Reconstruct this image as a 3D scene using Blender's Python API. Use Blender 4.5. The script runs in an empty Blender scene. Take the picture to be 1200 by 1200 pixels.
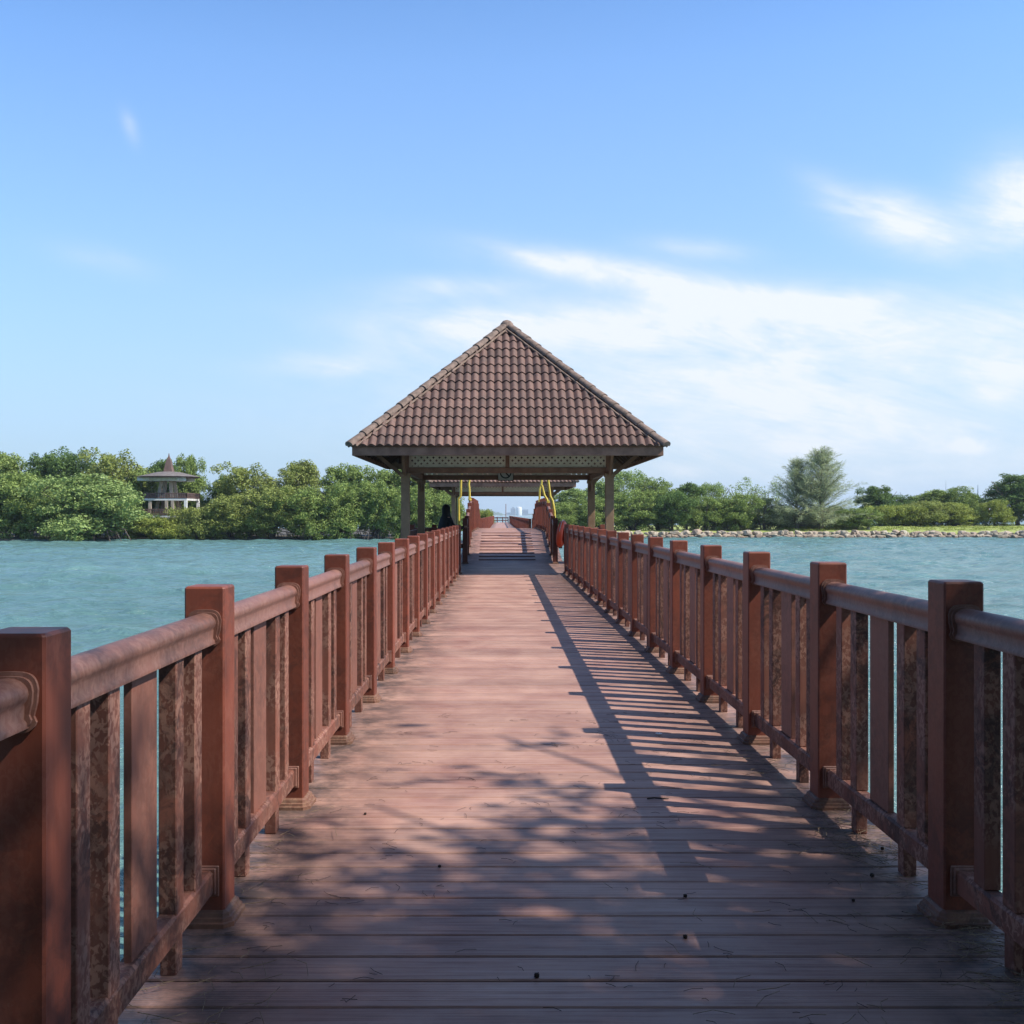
import bpy, bmesh, math, random
import numpy as np
from mathutils import Vector, Matrix, noise as mnoise
PI = math.pi
sc = bpy.context.scene
col = sc.collection
random.seed(7)

# ---------------------------------------------------------------- camera
EYE = 1.45
VX, VY, F = 586.5, 603.0, 1200.0
cam_d = bpy.data.cameras.new('camera'); cam = bpy.data.objects.new('camera', cam_d); col.objects.link(cam)
cam.location = (0, 0, EYE); cam.rotation_euler = (PI/2, 0, 0)
cam_d.sensor_width = 36; cam_d.lens = 36.0
cam_d.shift_x = (600 - VX)/1200.0; cam_d.shift_y = (VY - 600)/1200.0
cam_d.clip_start = 0.05; cam_d.clip_end = 40000
sc.camera = cam
def at(px, py, D):            # a real point at distance D seen in that direction
    return Vector(((px - VX)/F*D, D, EYE + (VY - py)/F*D))

# ---------------------------------------------------------------- objects
def tag(o, label=None, cat=None, group=None, kind=None):
    if label: o['label'] = label
    if cat: o['category'] = cat
    if group: o['group'] = group
    if kind: o['kind'] = kind
    return o
def link(name, me, m=None, parent=None, loc=None, rot=None, scale=None):
    o = bpy.data.objects.new(name, me); col.objects.link(o)
    if m is not None:
        if len(me.materials) == 0: me.materials.append(m)
    if parent is not None: o.parent = parent
    if loc is not None: o.location = loc
    if rot is not None: o.rotation_euler = rot
    if scale is not None: o.scale = scale
    return o
def empty(name, loc, rz=0):
    o = bpy.data.objects.new(name, None); col.objects.link(o)
    o.location = loc; o.rotation_euler = (0, 0, rz); o.empty_display_size = .3
    return o
def children_of(o): return [c for c in col.objects if c.parent == o]
def copy_tree(o, kids, parent=None):
    c = o.copy(); col.objects.link(c)
    if parent is not None: c.parent = parent
    for ch in kids.get(o.name, []): copy_tree(ch, kids, c)
    return c
def kid_map():
    k = {}
    for o in col.objects:
        if o.parent: k.setdefault(o.parent.name, []).append(o)
    return k

class MB:
    """collects vertices and faces for one mesh"""
    def __init__(s): s.v = []; s.f = []; s.sm = []
    def add(s, vs, fs, smooth=False):
        b = len(s.v); s.v += [tuple(p) for p in vs]
        for f in fs: s.f.append(tuple(b+i for i in f)); s.sm.append(smooth)
    def box(s, x0, x1, y0, y1, z0, z1, c=0.0, M=None):
        bm = bmesh.new(); bmesh.ops.create_cube(bm, size=1)
        for v in bm.verts:
            v.co = Vector((x0 + (v.co.x+.5)*(x1-x0), y0 + (v.co.y+.5)*(y1-y0), z0 + (v.co.z+.5)*(z1-z0)))
        if c > 0: bmesh.ops.bevel(bm, geom=bm.edges[:], offset=c, segments=1, affect='EDGES', profile=.5)
        if M is not None: bmesh.ops.transform(bm, matrix=M, verts=bm.verts[:])
        bm.verts.index_update()
        s.add([v.co.copy() for v in bm.verts], [[v.index for v in f.verts] for f in bm.faces]); bm.free()
    def bar(s, a, b, w, h, c=0.0, up=(0, 0, 1)):
        a = Vector(a); b = Vector(b); d = b-a; L = d.length; d.normalize()
        r = d.cross(Vector(up))
        if r.length < 1e-4: r = d.cross(Vector((0, 1, 0)))
        r.normalize(); u = r.cross(d)
        M = Matrix((( r.x, d.x, u.x, a.x), (r.y, d.y, u.y, a.y), (r.z, d.z, u.z, a.z), (0, 0, 0, 1)))
        s.box(-w/2, w/2, 0, L, -h/2, h/2, c, M)
    def prism(s, prof, y0, y1, smooth=False):     # profile in x,z swept along y
        n = len(prof)
        vs = [(x, y0, z) for x, z in prof] + [(x, y1, z) for x, z in prof]
        s.add(vs, [(i, i+n, (i+1) % n+n, (i+1) % n) for i in range(n)], smooth)
        s.add(vs[:n], [tuple(range(n))]); s.add(vs[n:], [tuple(reversed(range(n)))])
    def tube(s, pts, rad, n=8, caps=True):
        pts = [Vector(p) for p in pts]
        if not hasattr(rad, '__len__'): rad = [rad]*len(pts)
        vs = []; ref = Vector((0.3, 0.2, 1)).normalized()
        for i, p in enumerate(pts):
            d = (pts[min(i+1, len(pts)-1)] - pts[max(i-1, 0)]).normalized()
            if abs(d.dot(ref)) > .97: rr = Vector((1, 0, 0))
            else: rr = ref
            a = d.cross(rr).normalized(); b = d.cross(a)
            for k in range(n):
                t = 2*PI*k/n; vs.append(p + (a*math.cos(t) + b*math.sin(t))*rad[i])
        fs = []
        for i in range(len(pts)-1):
            for k in range(n):
                fs.append((i*n+k, i*n+(k+1) % n, (i+1)*n+(k+1) % n, (i+1)*n+k))
        s.add(vs, fs, True)
        if caps:
            s.add(vs[:n], [tuple(reversed(range(n)))]); s.add(vs[-n:], [tuple(range(n))])
    def lathe(s, prof, n=16, c=(0, 0, 0), sx=1, sy=1):
        vs = []
        for r, z in prof:
            for k in range(n):
                t = 2*PI*k/n; vs.append((c[0]+r*math.cos(t)*sx, c[1]+r*math.sin(t)*sy, c[2]+z))
        fs = []
        for i in range(len(prof)-1):
            for k in range(n): fs.append((i*n+k, i*n+(k+1) % n, (i+1)*n+(k+1) % n, (i+1)*n+k))
        s.add(vs, fs, True)
        s.add(vs[:n], [tuple(reversed(range(n)))]); s.add(vs[-n:], [tuple(range(n))])
    def mesh(s, name):
        me = bpy.data.meshes.new(name); me.from_pydata(s.v, [], s.f)
        me.polygons.foreach_set('use_smooth', s.sm); me.update()
        return me
    def build(s, name, m, parent=None, loc=None, rot=None, scale=None):
        return link(name, s.mesh(name), m, parent, loc, rot, scale)

# ---------------------------------------------------------------- materials
class NT:
    def __init__(s, name):
        s.m = bpy.data.materials.new(name); s.m.use_nodes = True; s.t = s.m.node_tree
        s.t.nodes.clear(); s.out = s.t.nodes.new('ShaderNodeOutputMaterial')
        s.b = s.t.nodes.new('ShaderNodeBsdfPrincipled'); s.t.links.new(s.b.outputs[0], s.out.inputs[0])
    def n(s, typ, **kw):
        nd = s.t.nodes.new(typ)
        for k, v in kw.items(): setattr(nd, k, v)
        return nd
    def l(s, a, b): s.t.links.new(a, b)
    def math(s, op, a, b=None, c=None, clamp=False):
        nd = s.n('ShaderNodeMath', operation=op); nd.use_clamp = clamp
        for i, x in enumerate((a, b, c)):
            if x is None: continue
            if hasattr(x, 'is_output'): s.l(x, nd.inputs[i])
            else: nd.inputs[i].default_value = x
        return nd.outputs[0]
    def noise(s, vec, scale, detail=4, rough=.55, dist=0):
        nd = s.n('ShaderNodeTexNoise'); nd.inputs['Scale'].default_value = scale
        nd.inputs['Detail'].default_value = detail; nd.inputs['Roughness'].default_value = rough
        nd.inputs['Distortion'].default_value = dist
        if vec is not None: s.l(vec, nd.inputs['Vector'])
        return nd.outputs['Fac']
    def ramp(s, fac, stops, interp='LINEAR'):
        nd = s.n('ShaderNodeValToRGB'); nd.color_ramp.interpolation = interp
        e = nd.color_ramp.elements
        while len(e) < len(stops): e.new(.5)
        for i, (p, c) in enumerate(stops):
            e[i].position = p; e[i].color = (*c, 1) if hasattr(c, '__len__') else (c, c, c, 1)
        s.l(fac, nd.inputs[0]); return nd.outputs[0]
    def mix(s, fac, a, b, blend='MIX'):
        nd = s.n('ShaderNodeMix', data_type='RGBA', blend_type=blend)
        for i, x in ((0, fac), (6, a), (7, b)):
            if hasattr(x, 'is_output'): s.l(x, nd.inputs[i])
            elif i == 0: nd.inputs[0].default_value = x
            else: nd.inputs[i].default_value = (*x, 1)
        return nd.outputs[2]
    def mapv(s, vec, scale=(1, 1, 1), rot=(0, 0, 0)):
        nd = s.n('ShaderNodeMapping'); nd.inputs['Scale'].default_value = scale
        nd.inputs['Rotation'].default_value = rot
        s.l(vec, nd.inputs[0]); return nd.outputs[0]
    def bump(s, h, strength=.3, dist=.01):
        nd = s.n('ShaderNodeBump'); nd.inputs['Strength'].default_value = strength
        nd.inputs['Distance'].default_value = dist; s.l(h, nd.inputs['Height'])
        s.l(nd.outputs[0], s.b.inputs['Normal']); return nd
    def objco(s):        # object coordinates, shifted at random for every copy
        tc = s.n('ShaderNodeTexCoord'); oi = s.n('ShaderNodeObjectInfo')
        v = s.n('ShaderNodeVectorMath', operation='MULTIPLY_ADD')
        cb = s.n('ShaderNodeCombineXYZ')
        for i in range(3): s.l(oi.outputs['Random'], cb.inputs[i])
        s.l(cb.outputs[0], v.inputs[0]); v.inputs[1].default_value = (37, 53, 71); s.l(tc.outputs['Object'], v.inputs[2])
        return v.outputs[0], tc, oi
    def set(s, **kw):
        for k, v in kw.items(): s.b.inputs[k].default_value = v

def timber(name, c1, c2, pale, dark, rough=.5, mottle=0.5, darkness=.5, spec=.35, lichen=.08):
    """wood-plastic composite: even brown with faded patches and dark mildew"""
    t = NT(name); v, tc, oi = t.objco()
    grain = t.noise(t.mapv(v, (60, 60, 3)), 1.0, 4, .6)
    big = t.noise(v, 3.0, 3)
    base = t.mix(t.ramp(big, [(.3, 0), (.7, 1)]), c1, c2)
    base = t.mix(t.math('MULTIPLY', grain, .35), base, pale)
    # faded scaly patches
    spots = t.ramp(t.noise(t.mapv(v, (1, 1, .7)), 62, 4, .55, .6), [(.47, 0), (.53, 1)])
    reg = t.ramp(t.noise(v, 4.0, 4), [(.40, 0), (.52, 1)])
    base = t.mix(t.math('MULTIPLY', reg, mottle*.35), base, dark)
    base = t.mix(t.math('MULTIPLY', t.math('MULTIPLY', spots, reg), mottle), base, pale)
    mil = t.ramp(t.noise(v, 14, 9, .75, .8), [(.45, 0), (.56, 1)])
    regd = t.ramp(t.noise(v, 2.2, 2), [(.38, 0), (.62, 1)])
    base = t.mix(t.math('MULTIPLY', t.math('MULTIPLY', mil, regd), darkness), base, dark)
    li = t.ramp(t.noise(v, 26, 5, .7), [(.66, 0), (.72, 1)])
    base = t.mix(t.math('MULTIPLY', li, lichen), base, (.42, .38, .3))
    vary = t.math('ADD', t.math('MULTIPLY', oi.outputs['Random'], .35), .82)
    hs = t.n('ShaderNodeHueSaturation'); t.l(base, hs.inputs['Color']); t.l(vary, hs.inputs['Value'])
    t.l(hs.outputs[0], t.b.inputs['Base Color'])
    t.set(Roughness=rough); t.b.inputs['Specular IOR Level'].default_value = spec
    t.bump(t.math('ADD', grain, t.math('MULTIPLY', t.math('MULTIPLY', spots, reg), .3*mottle)), .22, .002)
    return t.m

M = {}
M['post'] = timber('post_composite', (.20, .047, .025), (.145, .034, .020), (.26, .10, .065), (.045, .022, .018), .5, .22, .5, .28, .05)
M['bal'] = timber('baluster_composite', (.19, .060, .037), (.14, .043, .028), (.30, .155, .11), (.04, .022, .019), .65, .75, .8, .25, .12)
M['slat'] = timber('slat_composite', (.20, .070, .046), (.165, .058, .038), (.29, .15, .11), (.05, .03, .025), .55, .2, .45, .3, .05)
M['rail'] = timber('handrail_composite', (.20, .080, .055), (.15, .060, .045), (.30, .17, .13), (.06, .035, .03), .5, .3, .45, .3, .15)
M['trim'] = timber('base_trim_composite', (.15, .058, .038), (.11, .045, .03), (.26, .16, .10), (.045, .03, .025), .6, .35, .6, .3, .12)
M['dark_post'] = timber('dark_post_composite', (.13, .035, .025), (.10, .028, .02), (.14, .06, .045), (.02, .012, .012), .45, .1, .4)

def deck_mat(name, worn=(.41, .238, .175), base=(.25, .118, .086)):
    t = NT(name); tc = t.n('ShaderNodeTexCoord'); v = tc.outputs['Object']
    geo = t.n('ShaderNodeNewGeometry'); rnd = geo.outputs['Random Per Island']
    sh = t.n('ShaderNodeVectorMath', operation='MULTIPLY_ADD'); cb = t.n('ShaderNodeCombineXYZ')
    for i in range(3): t.l(rnd, cb.inputs[i])
    t.l(cb.outputs[0], sh.inputs[0]); sh.inputs[1].default_value = (31, 0, 17); t.l(v, sh.inputs[2])
    vv = sh.outputs[0]
    streak = t.noise(t.mapv(vv, (2.2, 55, 1)), 1.0, 5, .65)
    blot = t.noise(v, 1.5, 6, .65, .3)
    c = t.mix(t.ramp(blot, [(.32, 0), (.66, 1)]), base, worn)
    c = t.mix(t.math('MULTIPLY', t.ramp(streak, [(.42, 0), (.7, 1)]), .3), c, (.46, .29, .24))
    c = t.mix(t.math('MULTIPLY', t.ramp(streak, [(.3, 1), (.48, 0)]), .45), c, (.13, .06, .05))
    # pale scuffs in the walking line and small dark stains
    sc1 = t.ramp(t.noise(t.mapv(vv, (5, 28, 1)), 1.0, 6, .7), [(.62, 0), (.72, 1)])
    xs = t.n('ShaderNodeSeparateXYZ'); t.l(v, xs.inputs[0])
    mid = t.math('SUBTRACT', 1, t.math('MULTIPLY', t.math('ABSOLUTE', t.math('SUBTRACT', xs.outputs[0], .25)), 1.15), clamp=True)
    c = t.mix(t.math('MULTIPLY', t.math('MULTIPLY', sc1, mid), .45), c, (.52, .38, .32))
    scr = t.ramp(t.noise(t.mapv(vv, (14, 40, 1), (0, 0, .6)), 1.0, 7, .8, 1.2), [(.64, 0), (.69, 1)])
    c = t.mix(t.math('MULTIPLY', scr, .5), c, (.07, .035, .03))
    # mildew along both edges of the walkway
    edge = t.math('SUBTRACT', t.math('ABSOLUTE', t.math('SUBTRACT', xs.outputs[0], .3)), .78, clamp=True)
    dm = t.math('MULTIPLY', t.ramp(t.noise(v, 4.5, 6, .7), [(.34, 0), (.6, 1)]), t.math('MULTIPLY', edge, 2.2, clamp=True))
    c = t.mix(dm, c, (.085, .055, .045))
    vary = t.math('ADD', t.math('MULTIPLY', rnd, .34), .82)
    hs = t.n('ShaderNodeHueSaturation'); t.l(c, hs.inputs['Color']); t.l(vary, hs.inputs['Value'])
    t.l(hs.outputs[0], t.b.inputs['Base Color'])
    # reeded grooves running along each plank, worn away in the middle
    gr = t.math('SINE', t.math('MULTIPLY', xs.outputs[1], 2*PI/.0115))
    wear = t.ramp(t.noise(v, 2.2, 4, .6), [(.35, .25), (.6, 1)])
    fade = t.math('MULTIPLY', gr, t.math('MULTIPLY', wear, t.math('SUBTRACT', 1.0, t.math('MULTIPLY', mid, .6))))
    h = t.math('ADD', t.math('MULTIPLY', fade, .5), t.math('MULTIPLY', streak, .8))
    t.bump(h, .38, .003)
    t.l(t.ramp(streak, [(.3, .62), (.7, .42)]), t.b.inputs['Roughness'])
    t.b.inputs['Specular IOR Level'].default_value = .4
    return t.m
M['deck'] = deck_mat('deck_planks')

def plain(name, c, rough=.6, c2=None, scale=6, bump=.0, metal=0, spec=.4, detail=5):
    t = NT(name); v, tc, oi = t.objco()
    c2 = c2 or tuple(x*.75 for x in c)
    n = t.noise(v, scale, detail, .6)
    t.l(t.mix(t.ramp(n, [(.35, 0), (.65, 1)]), c, c2), t.b.inputs['Base Color'])
    t.set(Roughness=rough, Metallic=metal); t.b.inputs['Specular IOR Level'].default_value = spec
    if bump: t.bump(n, bump, .01)
    return t.m
M['batten'] = plain('batten', (.17, .075, .055), .7, (.12, .055, .04), 4)
M['sub'] = plain('joist_gap_shade', (.02, .013, .011), .9)  # joist slab painted near-black to stand in for shade in the plank gaps
M['concrete'] = plain('concrete', (.33, .31, .28), .85, (.22, .21, .19), 3, .3)
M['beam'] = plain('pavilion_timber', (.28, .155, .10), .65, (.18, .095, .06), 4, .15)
M['column'] = plain('column_paint', (.30, .185, .10), .7, (.21, .125, .07), 3, .15)
M['lattice'] = plain('lattice_faded_white', (.86, .80, .66), .75, (.72, .65, .52), 5)
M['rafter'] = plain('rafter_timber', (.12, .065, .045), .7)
M['yellow'] = plain('yellow_paint', (.58, .45, .07), .45, (.45, .33, .05), 12)
M['orange'] = plain('orange_foam', (.95, .12, .04), .5, (.85, .09, .035), 8)
M['white'] = plain('white_paint', (.75, .74, .70), .6, (.6, .58, .54), 2)
M['signwhite'] = plain('sign_white', (.62, .60, .55), .5, (.55, .52, .48), 8)
M['black'] = plain('black_cloth', (.010, .010, .012), .85, (.006, .006, .008), 6)
M['blackpaint'] = plain('black_print', (.02, .02, .02), .6)
M['skin'] = plain('skin', (.42, .24, .16), .55)
M['bark'] = plain('bark', (.17, .135, .11), .9, (.09, .07, .055), 5, .4)
M['palebark'] = plain('pale_bark', (.42, .37, .30), .85, (.28, .23, .18), 3, .4)
M['root'] = plain('mangrove_root', (.10, .08, .065), .9, (.05, .04, .035), 4)
M['needle'] = plain('dry_needles', (.30, .21, .12), .8, (.10, .06, .04), 30)
M['dneedle'] = plain('dark_twigs', (.045, .028, .02), .85)
M['cone'] = plain('cone_brown', (.03, .018, .013), .9)
M['towerroof'] = plain('tower_roof_brown', (.16, .095, .075), .8, (.10, .065, .055), 2)
M['towergrey'] = plain('tower_roof_grey', (.17, .145, .13), .85, (.11, .09, .08), 2)
M['towerwood'] = plain('tower_timber', (.40, .33, .26), .8, (.30, .24, .18), 2)
M['city'] = plain('city_concrete', (.30, .33, .36), .8, (.26, .29, .31), .02)
M['roofred'] = plain('far_red_roof', (.42, .17, .11), .8)
M['glassfar'] = plain('far_glass', (.10, .17, .24), .3)

def tile_mat():
    t = NT('clay_tiles'); tc = t.n('ShaderNodeTexCoord'); v = tc.outputs['Object']
    geo = t.n('ShaderNodeNewGeometry')
    n = t.noise(v, 2.2, 6, .65); f = t.noise(v, 38, 5, .7)
    c = t.mix(t.ramp(n, [(.32, 0), (.68, 1)]), (.145, .074, .055), (.098, .054, .042))
    c = t.mix(t.math('MULTIPLY', t.ramp(f, [(.5, 0), (.72, 1)]), .5), c, (.24, .155, .125))
    c = t.mix(t.math('MULTIPLY', t.ramp(t.noise(v, 11, 6, .75), [(.50, 0), (.64, 1)]), .55), c, (.055, .042, .036))
    a = t.n('ShaderNodeAttribute', attribute_name='tint')
    hs = t.n('ShaderNodeHueSaturation'); t.l(c, hs.inputs['Color']); t.l(a.outputs['Fac'], hs.inputs['Value'])
    t.l(hs.outputs[0], t.b.inputs['Base Color']); t.set(Roughness=.75); t.bump(f, .3, .005)
    return t.m
M['tile'] = tile_mat()
M['ridge'] = plain('ridge_cap_clay', (.225, .155, .12), .85, (.11, .078, .06), 9, .4)
M['mortar'] = plain('mortar', (.26, .18, .135), .9, (.14, .095, .07), 8, .4)

def leaf_mat(name, a, b, c, trans=.3):
    t = NT(name); geo = t.n('ShaderNodeNewGeometry'); tc = t.n('ShaderNodeTexCoord')
    r = t.ramp(geo.outputs['Random Per Island'], [(0, a), (.5, b), (1, c)])
    n = t.noise(tc.outputs['Object'], .55, 3)
    cc = t.mix(t.ramp(n, [(.38, 0), (.62, .45)]), r, b)
    hs = t.n('ShaderNodeHueSaturation'); t.l(cc, hs.inputs['Color'])
    t.l(t.math('ADD', t.math('MULTIPLY', n, .9), .55), hs.inputs['Value'])
    t.l(hs.outputs[0], t.b.inputs['Base Color']); t.set(Roughness=.7); t.b.inputs['Specular IOR Level'].default_value = .12
    tr = t.n('ShaderNodeBsdfTranslucent'); t.l(hs.outputs[0], tr.inputs[0])
    mx = t.n('ShaderNodeMixShader'); mx.inputs[0].default_value = trans
    t.l(t.b.outputs[0], mx.inputs[1]); t.l(tr.outputs[0], mx.inputs[2]); t.l(mx.outputs[0], t.out.inputs[0])
    return t.m
M['leaf_mid'] = leaf_mat('leaf_mid', (.12, .175, .04), (.21, .275, .07), (.33, .40, .13))
M['leaf_dark'] = leaf_mat('leaf_dark', (.06, .105, .028), (.11, .175, .045), (.19, .27, .085))
M['leaf_olive'] = leaf_mat('leaf_olive', (.14, .17, .04), (.23, .265, .065), (.34, .37, .12))
M['leaf_bright'] = leaf_mat('leaf_bright', (.17, .20, .035), (.27, .31, .06), (.38, .41, .12))
M['leaf_grey'] = leaf_mat('leaf_grey', (.14, .20, .06), (.24, .32, .095), (.36, .44, .17))
M['leaf_cas'] = leaf_mat('leaf_casuarina', (.24, .28, .14), (.36, .40, .21), (.48, .52, .32), .4)

def water_mat():
    t = NT('sea_water'); tc = t.n('ShaderNodeTexCoord'); v = tc.outputs['Object']
    a = t.noise(t.mapv(v, (.35, .9, 1)), .9, 6, .62, .5)
    b = t.noise(t.mapv(v, (1.6, 3.2, 1)), 1.0, 6, .65, .3)
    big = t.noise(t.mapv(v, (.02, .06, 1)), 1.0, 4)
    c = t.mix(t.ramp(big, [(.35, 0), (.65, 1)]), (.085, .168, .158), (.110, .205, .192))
    t.l(c, t.b.inputs['Base Color']); t.set(Roughness=.16, IOR=1.33)
    t.b.inputs['Specular IOR Level'].default_value = .5
    h = t.math('ADD', t.math('MULTIPLY', a, 1.0), t.math('MULTIPLY', b, .30))
    t.bump(h, 1.0, .55)
    return t.m
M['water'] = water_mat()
def ground_mat(name, a, b, c, s=.5):
    t = NT(name); tc = t.n('ShaderNodeTexCoord'); v = tc.outputs['Object']
    n = t.noise(v, s, 6, .65); f = t.noise(v, s*14, 5, .7)
    cc = t.mix(t.ramp(n, [(.35, 0), (.65, 1)]), a, b)
    cc = t.mix(t.ramp(f, [(.45, 0), (.7, .6)]), cc, c)
    t.l(cc, t.b.inputs['Base Color']); t.set(Roughness=.9); t.bump(f, .5, .1); return t.m
M['mud'] = ground_mat('shore_mud', (.08, .065, .05), (.05, .045, .035), (.14, .12, .09))
M['grass'] = ground_mat('grassy_ground', (.20, .25, .05), (.27, .30, .07), (.33, .34, .12))
def rock_mat():
    t = NT('pale_rock'); v, tc, oi = t.objco(); n = t.noise(v, 1.6, 7, .7); f = t.noise(v, 9, 5, .7)
    c = t.mix(t.ramp(n, [(.35, 0), (.62, 1)]), (.52, .46, .35), (.24, .19, .13))
    c = t.mix(t.ramp(oi.outputs['Random'], [(0, 0), (.5, .3), (1, .8)]), c, (.30, .21, .15))
    g = t.n('ShaderNodeNewGeometry'); sp = t.n('ShaderNodeSeparateXYZ'); t.l(g.outputs['Position'], sp.inputs[0])
    wet = t.ramp(t.math('ADD', t.math('MULTIPLY', sp.outputs[2], -.8), -1.05), [(.1, 0), (.45, 1)])
    c = t.mix(t.math('MULTIPLY', wet, .8), c, (.13, .075, .045))
    t.l(c, t.b.inputs['Base Color']); t.set(Roughness=.9); t.bump(f, .6, .06); return t.m
M['rock'] = rock_mat()
_unused = lambda: ground_mat('pale_rock', (.50, .42, .32), (.30, .23, .17), (.60, .54, .44), .9)
M['farhill'] = ground_mat('far_hill', (.06, .10, .05), (.09, .12, .06), (.05, .08, .04), .01)

# ---------------------------------------------------------------- light and sky
SUN = Vector((1.02, -.33, 1.21)).normalized()
sl = bpy.data.lights.new('sun', 'SUN'); sl.energy = 5.0; sl.angle = math.radians(.5); sl.color = (1, .955, .88)
so = bpy.data.objects.new('sun', sl); col.objects.link(so); so.location = SUN*60
so.rotation_euler = (-SUN).to_track_quat('-Z', 'Y').to_euler()
def build_world():
    w = bpy.data.worlds.new('World'); sc.world = w; w.use_nodes = True
    t = NT.__new__(NT); t.t = w.node_tree; t.t.nodes.clear()
    out = t.n('ShaderNodeOutputWorld'); bg = t.n('ShaderNodeBackground'); t.l(bg.outputs[0], out.inputs[0])
    sky = t.n('ShaderNodeTexSky', sky_type='NISHITA'); sky.sun_disc = False
    sky.sun_elevation = math.asin(SUN.z); sky.sun_rotation = math.atan2(SUN.x, SUN.y)
    sky.altitude = 0; sky.air_density = 1.0; sky.dust_density = 1.0; sky.ozone_density = 2.2
    tc = t.n('ShaderNodeTexCoord'); sp = t.n('ShaderNodeSeparateXYZ'); t.l(tc.outputs['Generated'], sp.inputs[0])
    X, Y, Z = sp.outputs
    yy = t.math('MAXIMUM', t.math('ABSOLUTE', Y), .08)
    u = t.math('DIVIDE', X, yy); v = t.math('DIVIDE', Z, yy)
    def ell(px, py, rx, ry, slope, amp):        # one cloud bank, placed by its bearing and height in the sky
        cu, cv = (px-VX)/F, (VY-py)/F
        du = t.math('SUBTRACT', u, cu); dv = t.math('SUBTRACT', v, cv)
        dv = t.math('ADD', dv, t.math('MULTIPLY', du, slope))
        a = t.math('DIVIDE', du, rx/F); b = t.math('DIVIDE', dv, ry/F)
        q = t.math('ADD', t.math('MULTIPLY', a, a), t.math('MULTIPLY', b, b))
        return t.math('MULTIPLY', t.math('EXPONENT', t.math('MULTIPLY', q, -1.0)), amp*1.3)
    tot = None
    for e in [(735, 322, 140, 18, .16, .95), (880, 362, 160, 26, .02, 1.0), (660, 385, 200, 24, .06, .9),
              (1060, 262, 70, 30, .25, 1.1), (1195, 240, 50, 50, 0, 1.2), (980, 228, 40, 18, .5, .35), (1010, 352, 60, 14, -.1, .45),
              (620, 300, 45, 9, .3, .5), (820, 292, 60, 12, .1, .4), (540, 335, 85, 12, 0, .42), (380, 428, 75, 13, 0, .42),
              (470, 352, 40, 10, 0, .2), (152, 148, 10, 16, 1.0, .22), (120, 305, 60, 16, .2, .16),
              (1185, 432, 42, 18, 0, .9), (1140, 524, 20, 9, 0, .9), (1165, 462, 30, 8, 0, .5), (950, 524, 40, 8, 0, .35), (800, 552, 50, 10, 0, .35),
              (980, 440, 330, 75, 0, .62), (1150, 385, 140, 36, -.1, .45), (760, 480, 380, 70, 0, .38), (560, 405, 130, 24, 0, .4), (1050, 540, 300, 50, 0, .4)]:
        g = ell(*e); tot = g if tot is None else t.math('ADD', tot, g)
    cb = t.n('ShaderNodeCombineXYZ')
    t.l(t.math('MULTIPLY', u, 4.0), cb.inputs[0])
    t.l(t.math('MULTIPLY', t.math('ADD', v, t.math('MULTIPLY', u, .16)), 15.0), cb.inputs[1])
    n1 = t.noise(cb.outputs[0], 1.3, 12, .66, 1.1)
    cb2 = t.n('ShaderNodeCombineXYZ'); t.l(t.math('MULTIPLY', u, 9.0), cb2.inputs[0]); t.l(t.math('MULTIPLY', v, 16.0), cb2.inputs[1])
    n2 = t.noise(cb2.outputs[0], 1.4, 8, .62, .4)
    nn = t.math('ADD', t.math('MULTIPLY', n1, .65), t.math('MULTIPLY', n2, .35))
    cb3 = t.n('ShaderNodeCombineXYZ'); t.l(t.math('MULTIPLY', u, 14.0), cb3.inputs[0]); t.l(t.math('MULTIPLY', t.math('ADD', v, t.math('MULTIPLY', u, .22)), 80.0), cb3.inputs[1])
    n3 = t.noise(cb3.outputs[0], 1.0, 8, .7, .8)
    nn = t.math('ADD', t.math('MULTIPLY', nn, .8), t.math('MULTIPLY', n3, .2))
    tex = t.ramp(nn, [(.34, .22), (.50, .68), (.64, 1.2)])
    cl = t.math('MULTIPLY', tot, tex)
    cl = t.math('MULTIPLY', cl, t.math('GREATER_THAN', Y, 0.0))
    # a thin even cover elsewhere in the sky (behind the viewer)
    back = t.math('MULTIPLY', t.ramp(t.noise(tc.outputs['Generated'], 2.5, 7, .6, .6), [(.6, 0), (.85, .4)]), t.math('LESS_THAN', Y, 0.0))
    cl = t.math('MINIMUM', t.math('ADD', cl, back), .93)
    up = t.ramp(Z, [(-.01, 0), (.0, 1)])
    skyc = t.mix(1.0, sky.outputs[0], (.93, 1.2, 1.5), 'MULTIPLY')
    skyc = t.mix(1.0, skyc, t.ramp(Z, [(.40, 1.0), (.75, .55)]), 'MULTIPLY')   # deeper blue overhead
    hs = t.n('ShaderNodeHueSaturation'); t.l(skyc, hs.inputs['Color']); hs.inputs['Saturation'].default_value = SKY_SAT; hs.inputs['Value'].default_value = 1.0
    hz = t.ramp(v, [(0, .92), (.12, .72), (.30, .35), (.6, 0.0)])      # pale moist air low in the sky
    c1 = t.mix(hz, hs.outputs[0], HAZE_C)
    c = t.mix(cl, c1, CLOUD_C)
    t.l(c, bg.inputs[0]); bg.inputs[1].default_value = .13
SKY_SAT = 1.05; HAZE_C = (2.6, 3.55, 4.5); CLOUD_C = (5.0, 5.2, 5.45)
build_world()
sc.view_settings.view_transform = 'Standard'; sc.view_settings.look = 'None'; sc.view_settings.gamma = 1
sc.view_settings.exposure = 0.55

# ---------------------------------------------------------------- heights along the bridge
def smin(a, b, k=.07):
    h_ = max(k-abs(a-b), 0)/k; return min(a, b)-h_*h_*k*.25
def hgt(y):
    if y <= 30.3 or y >= 51.3: return 0.0
    return max(0.0, smin(smin((y-30.35)*.148, (51.2-y)*.155), .85))

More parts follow.
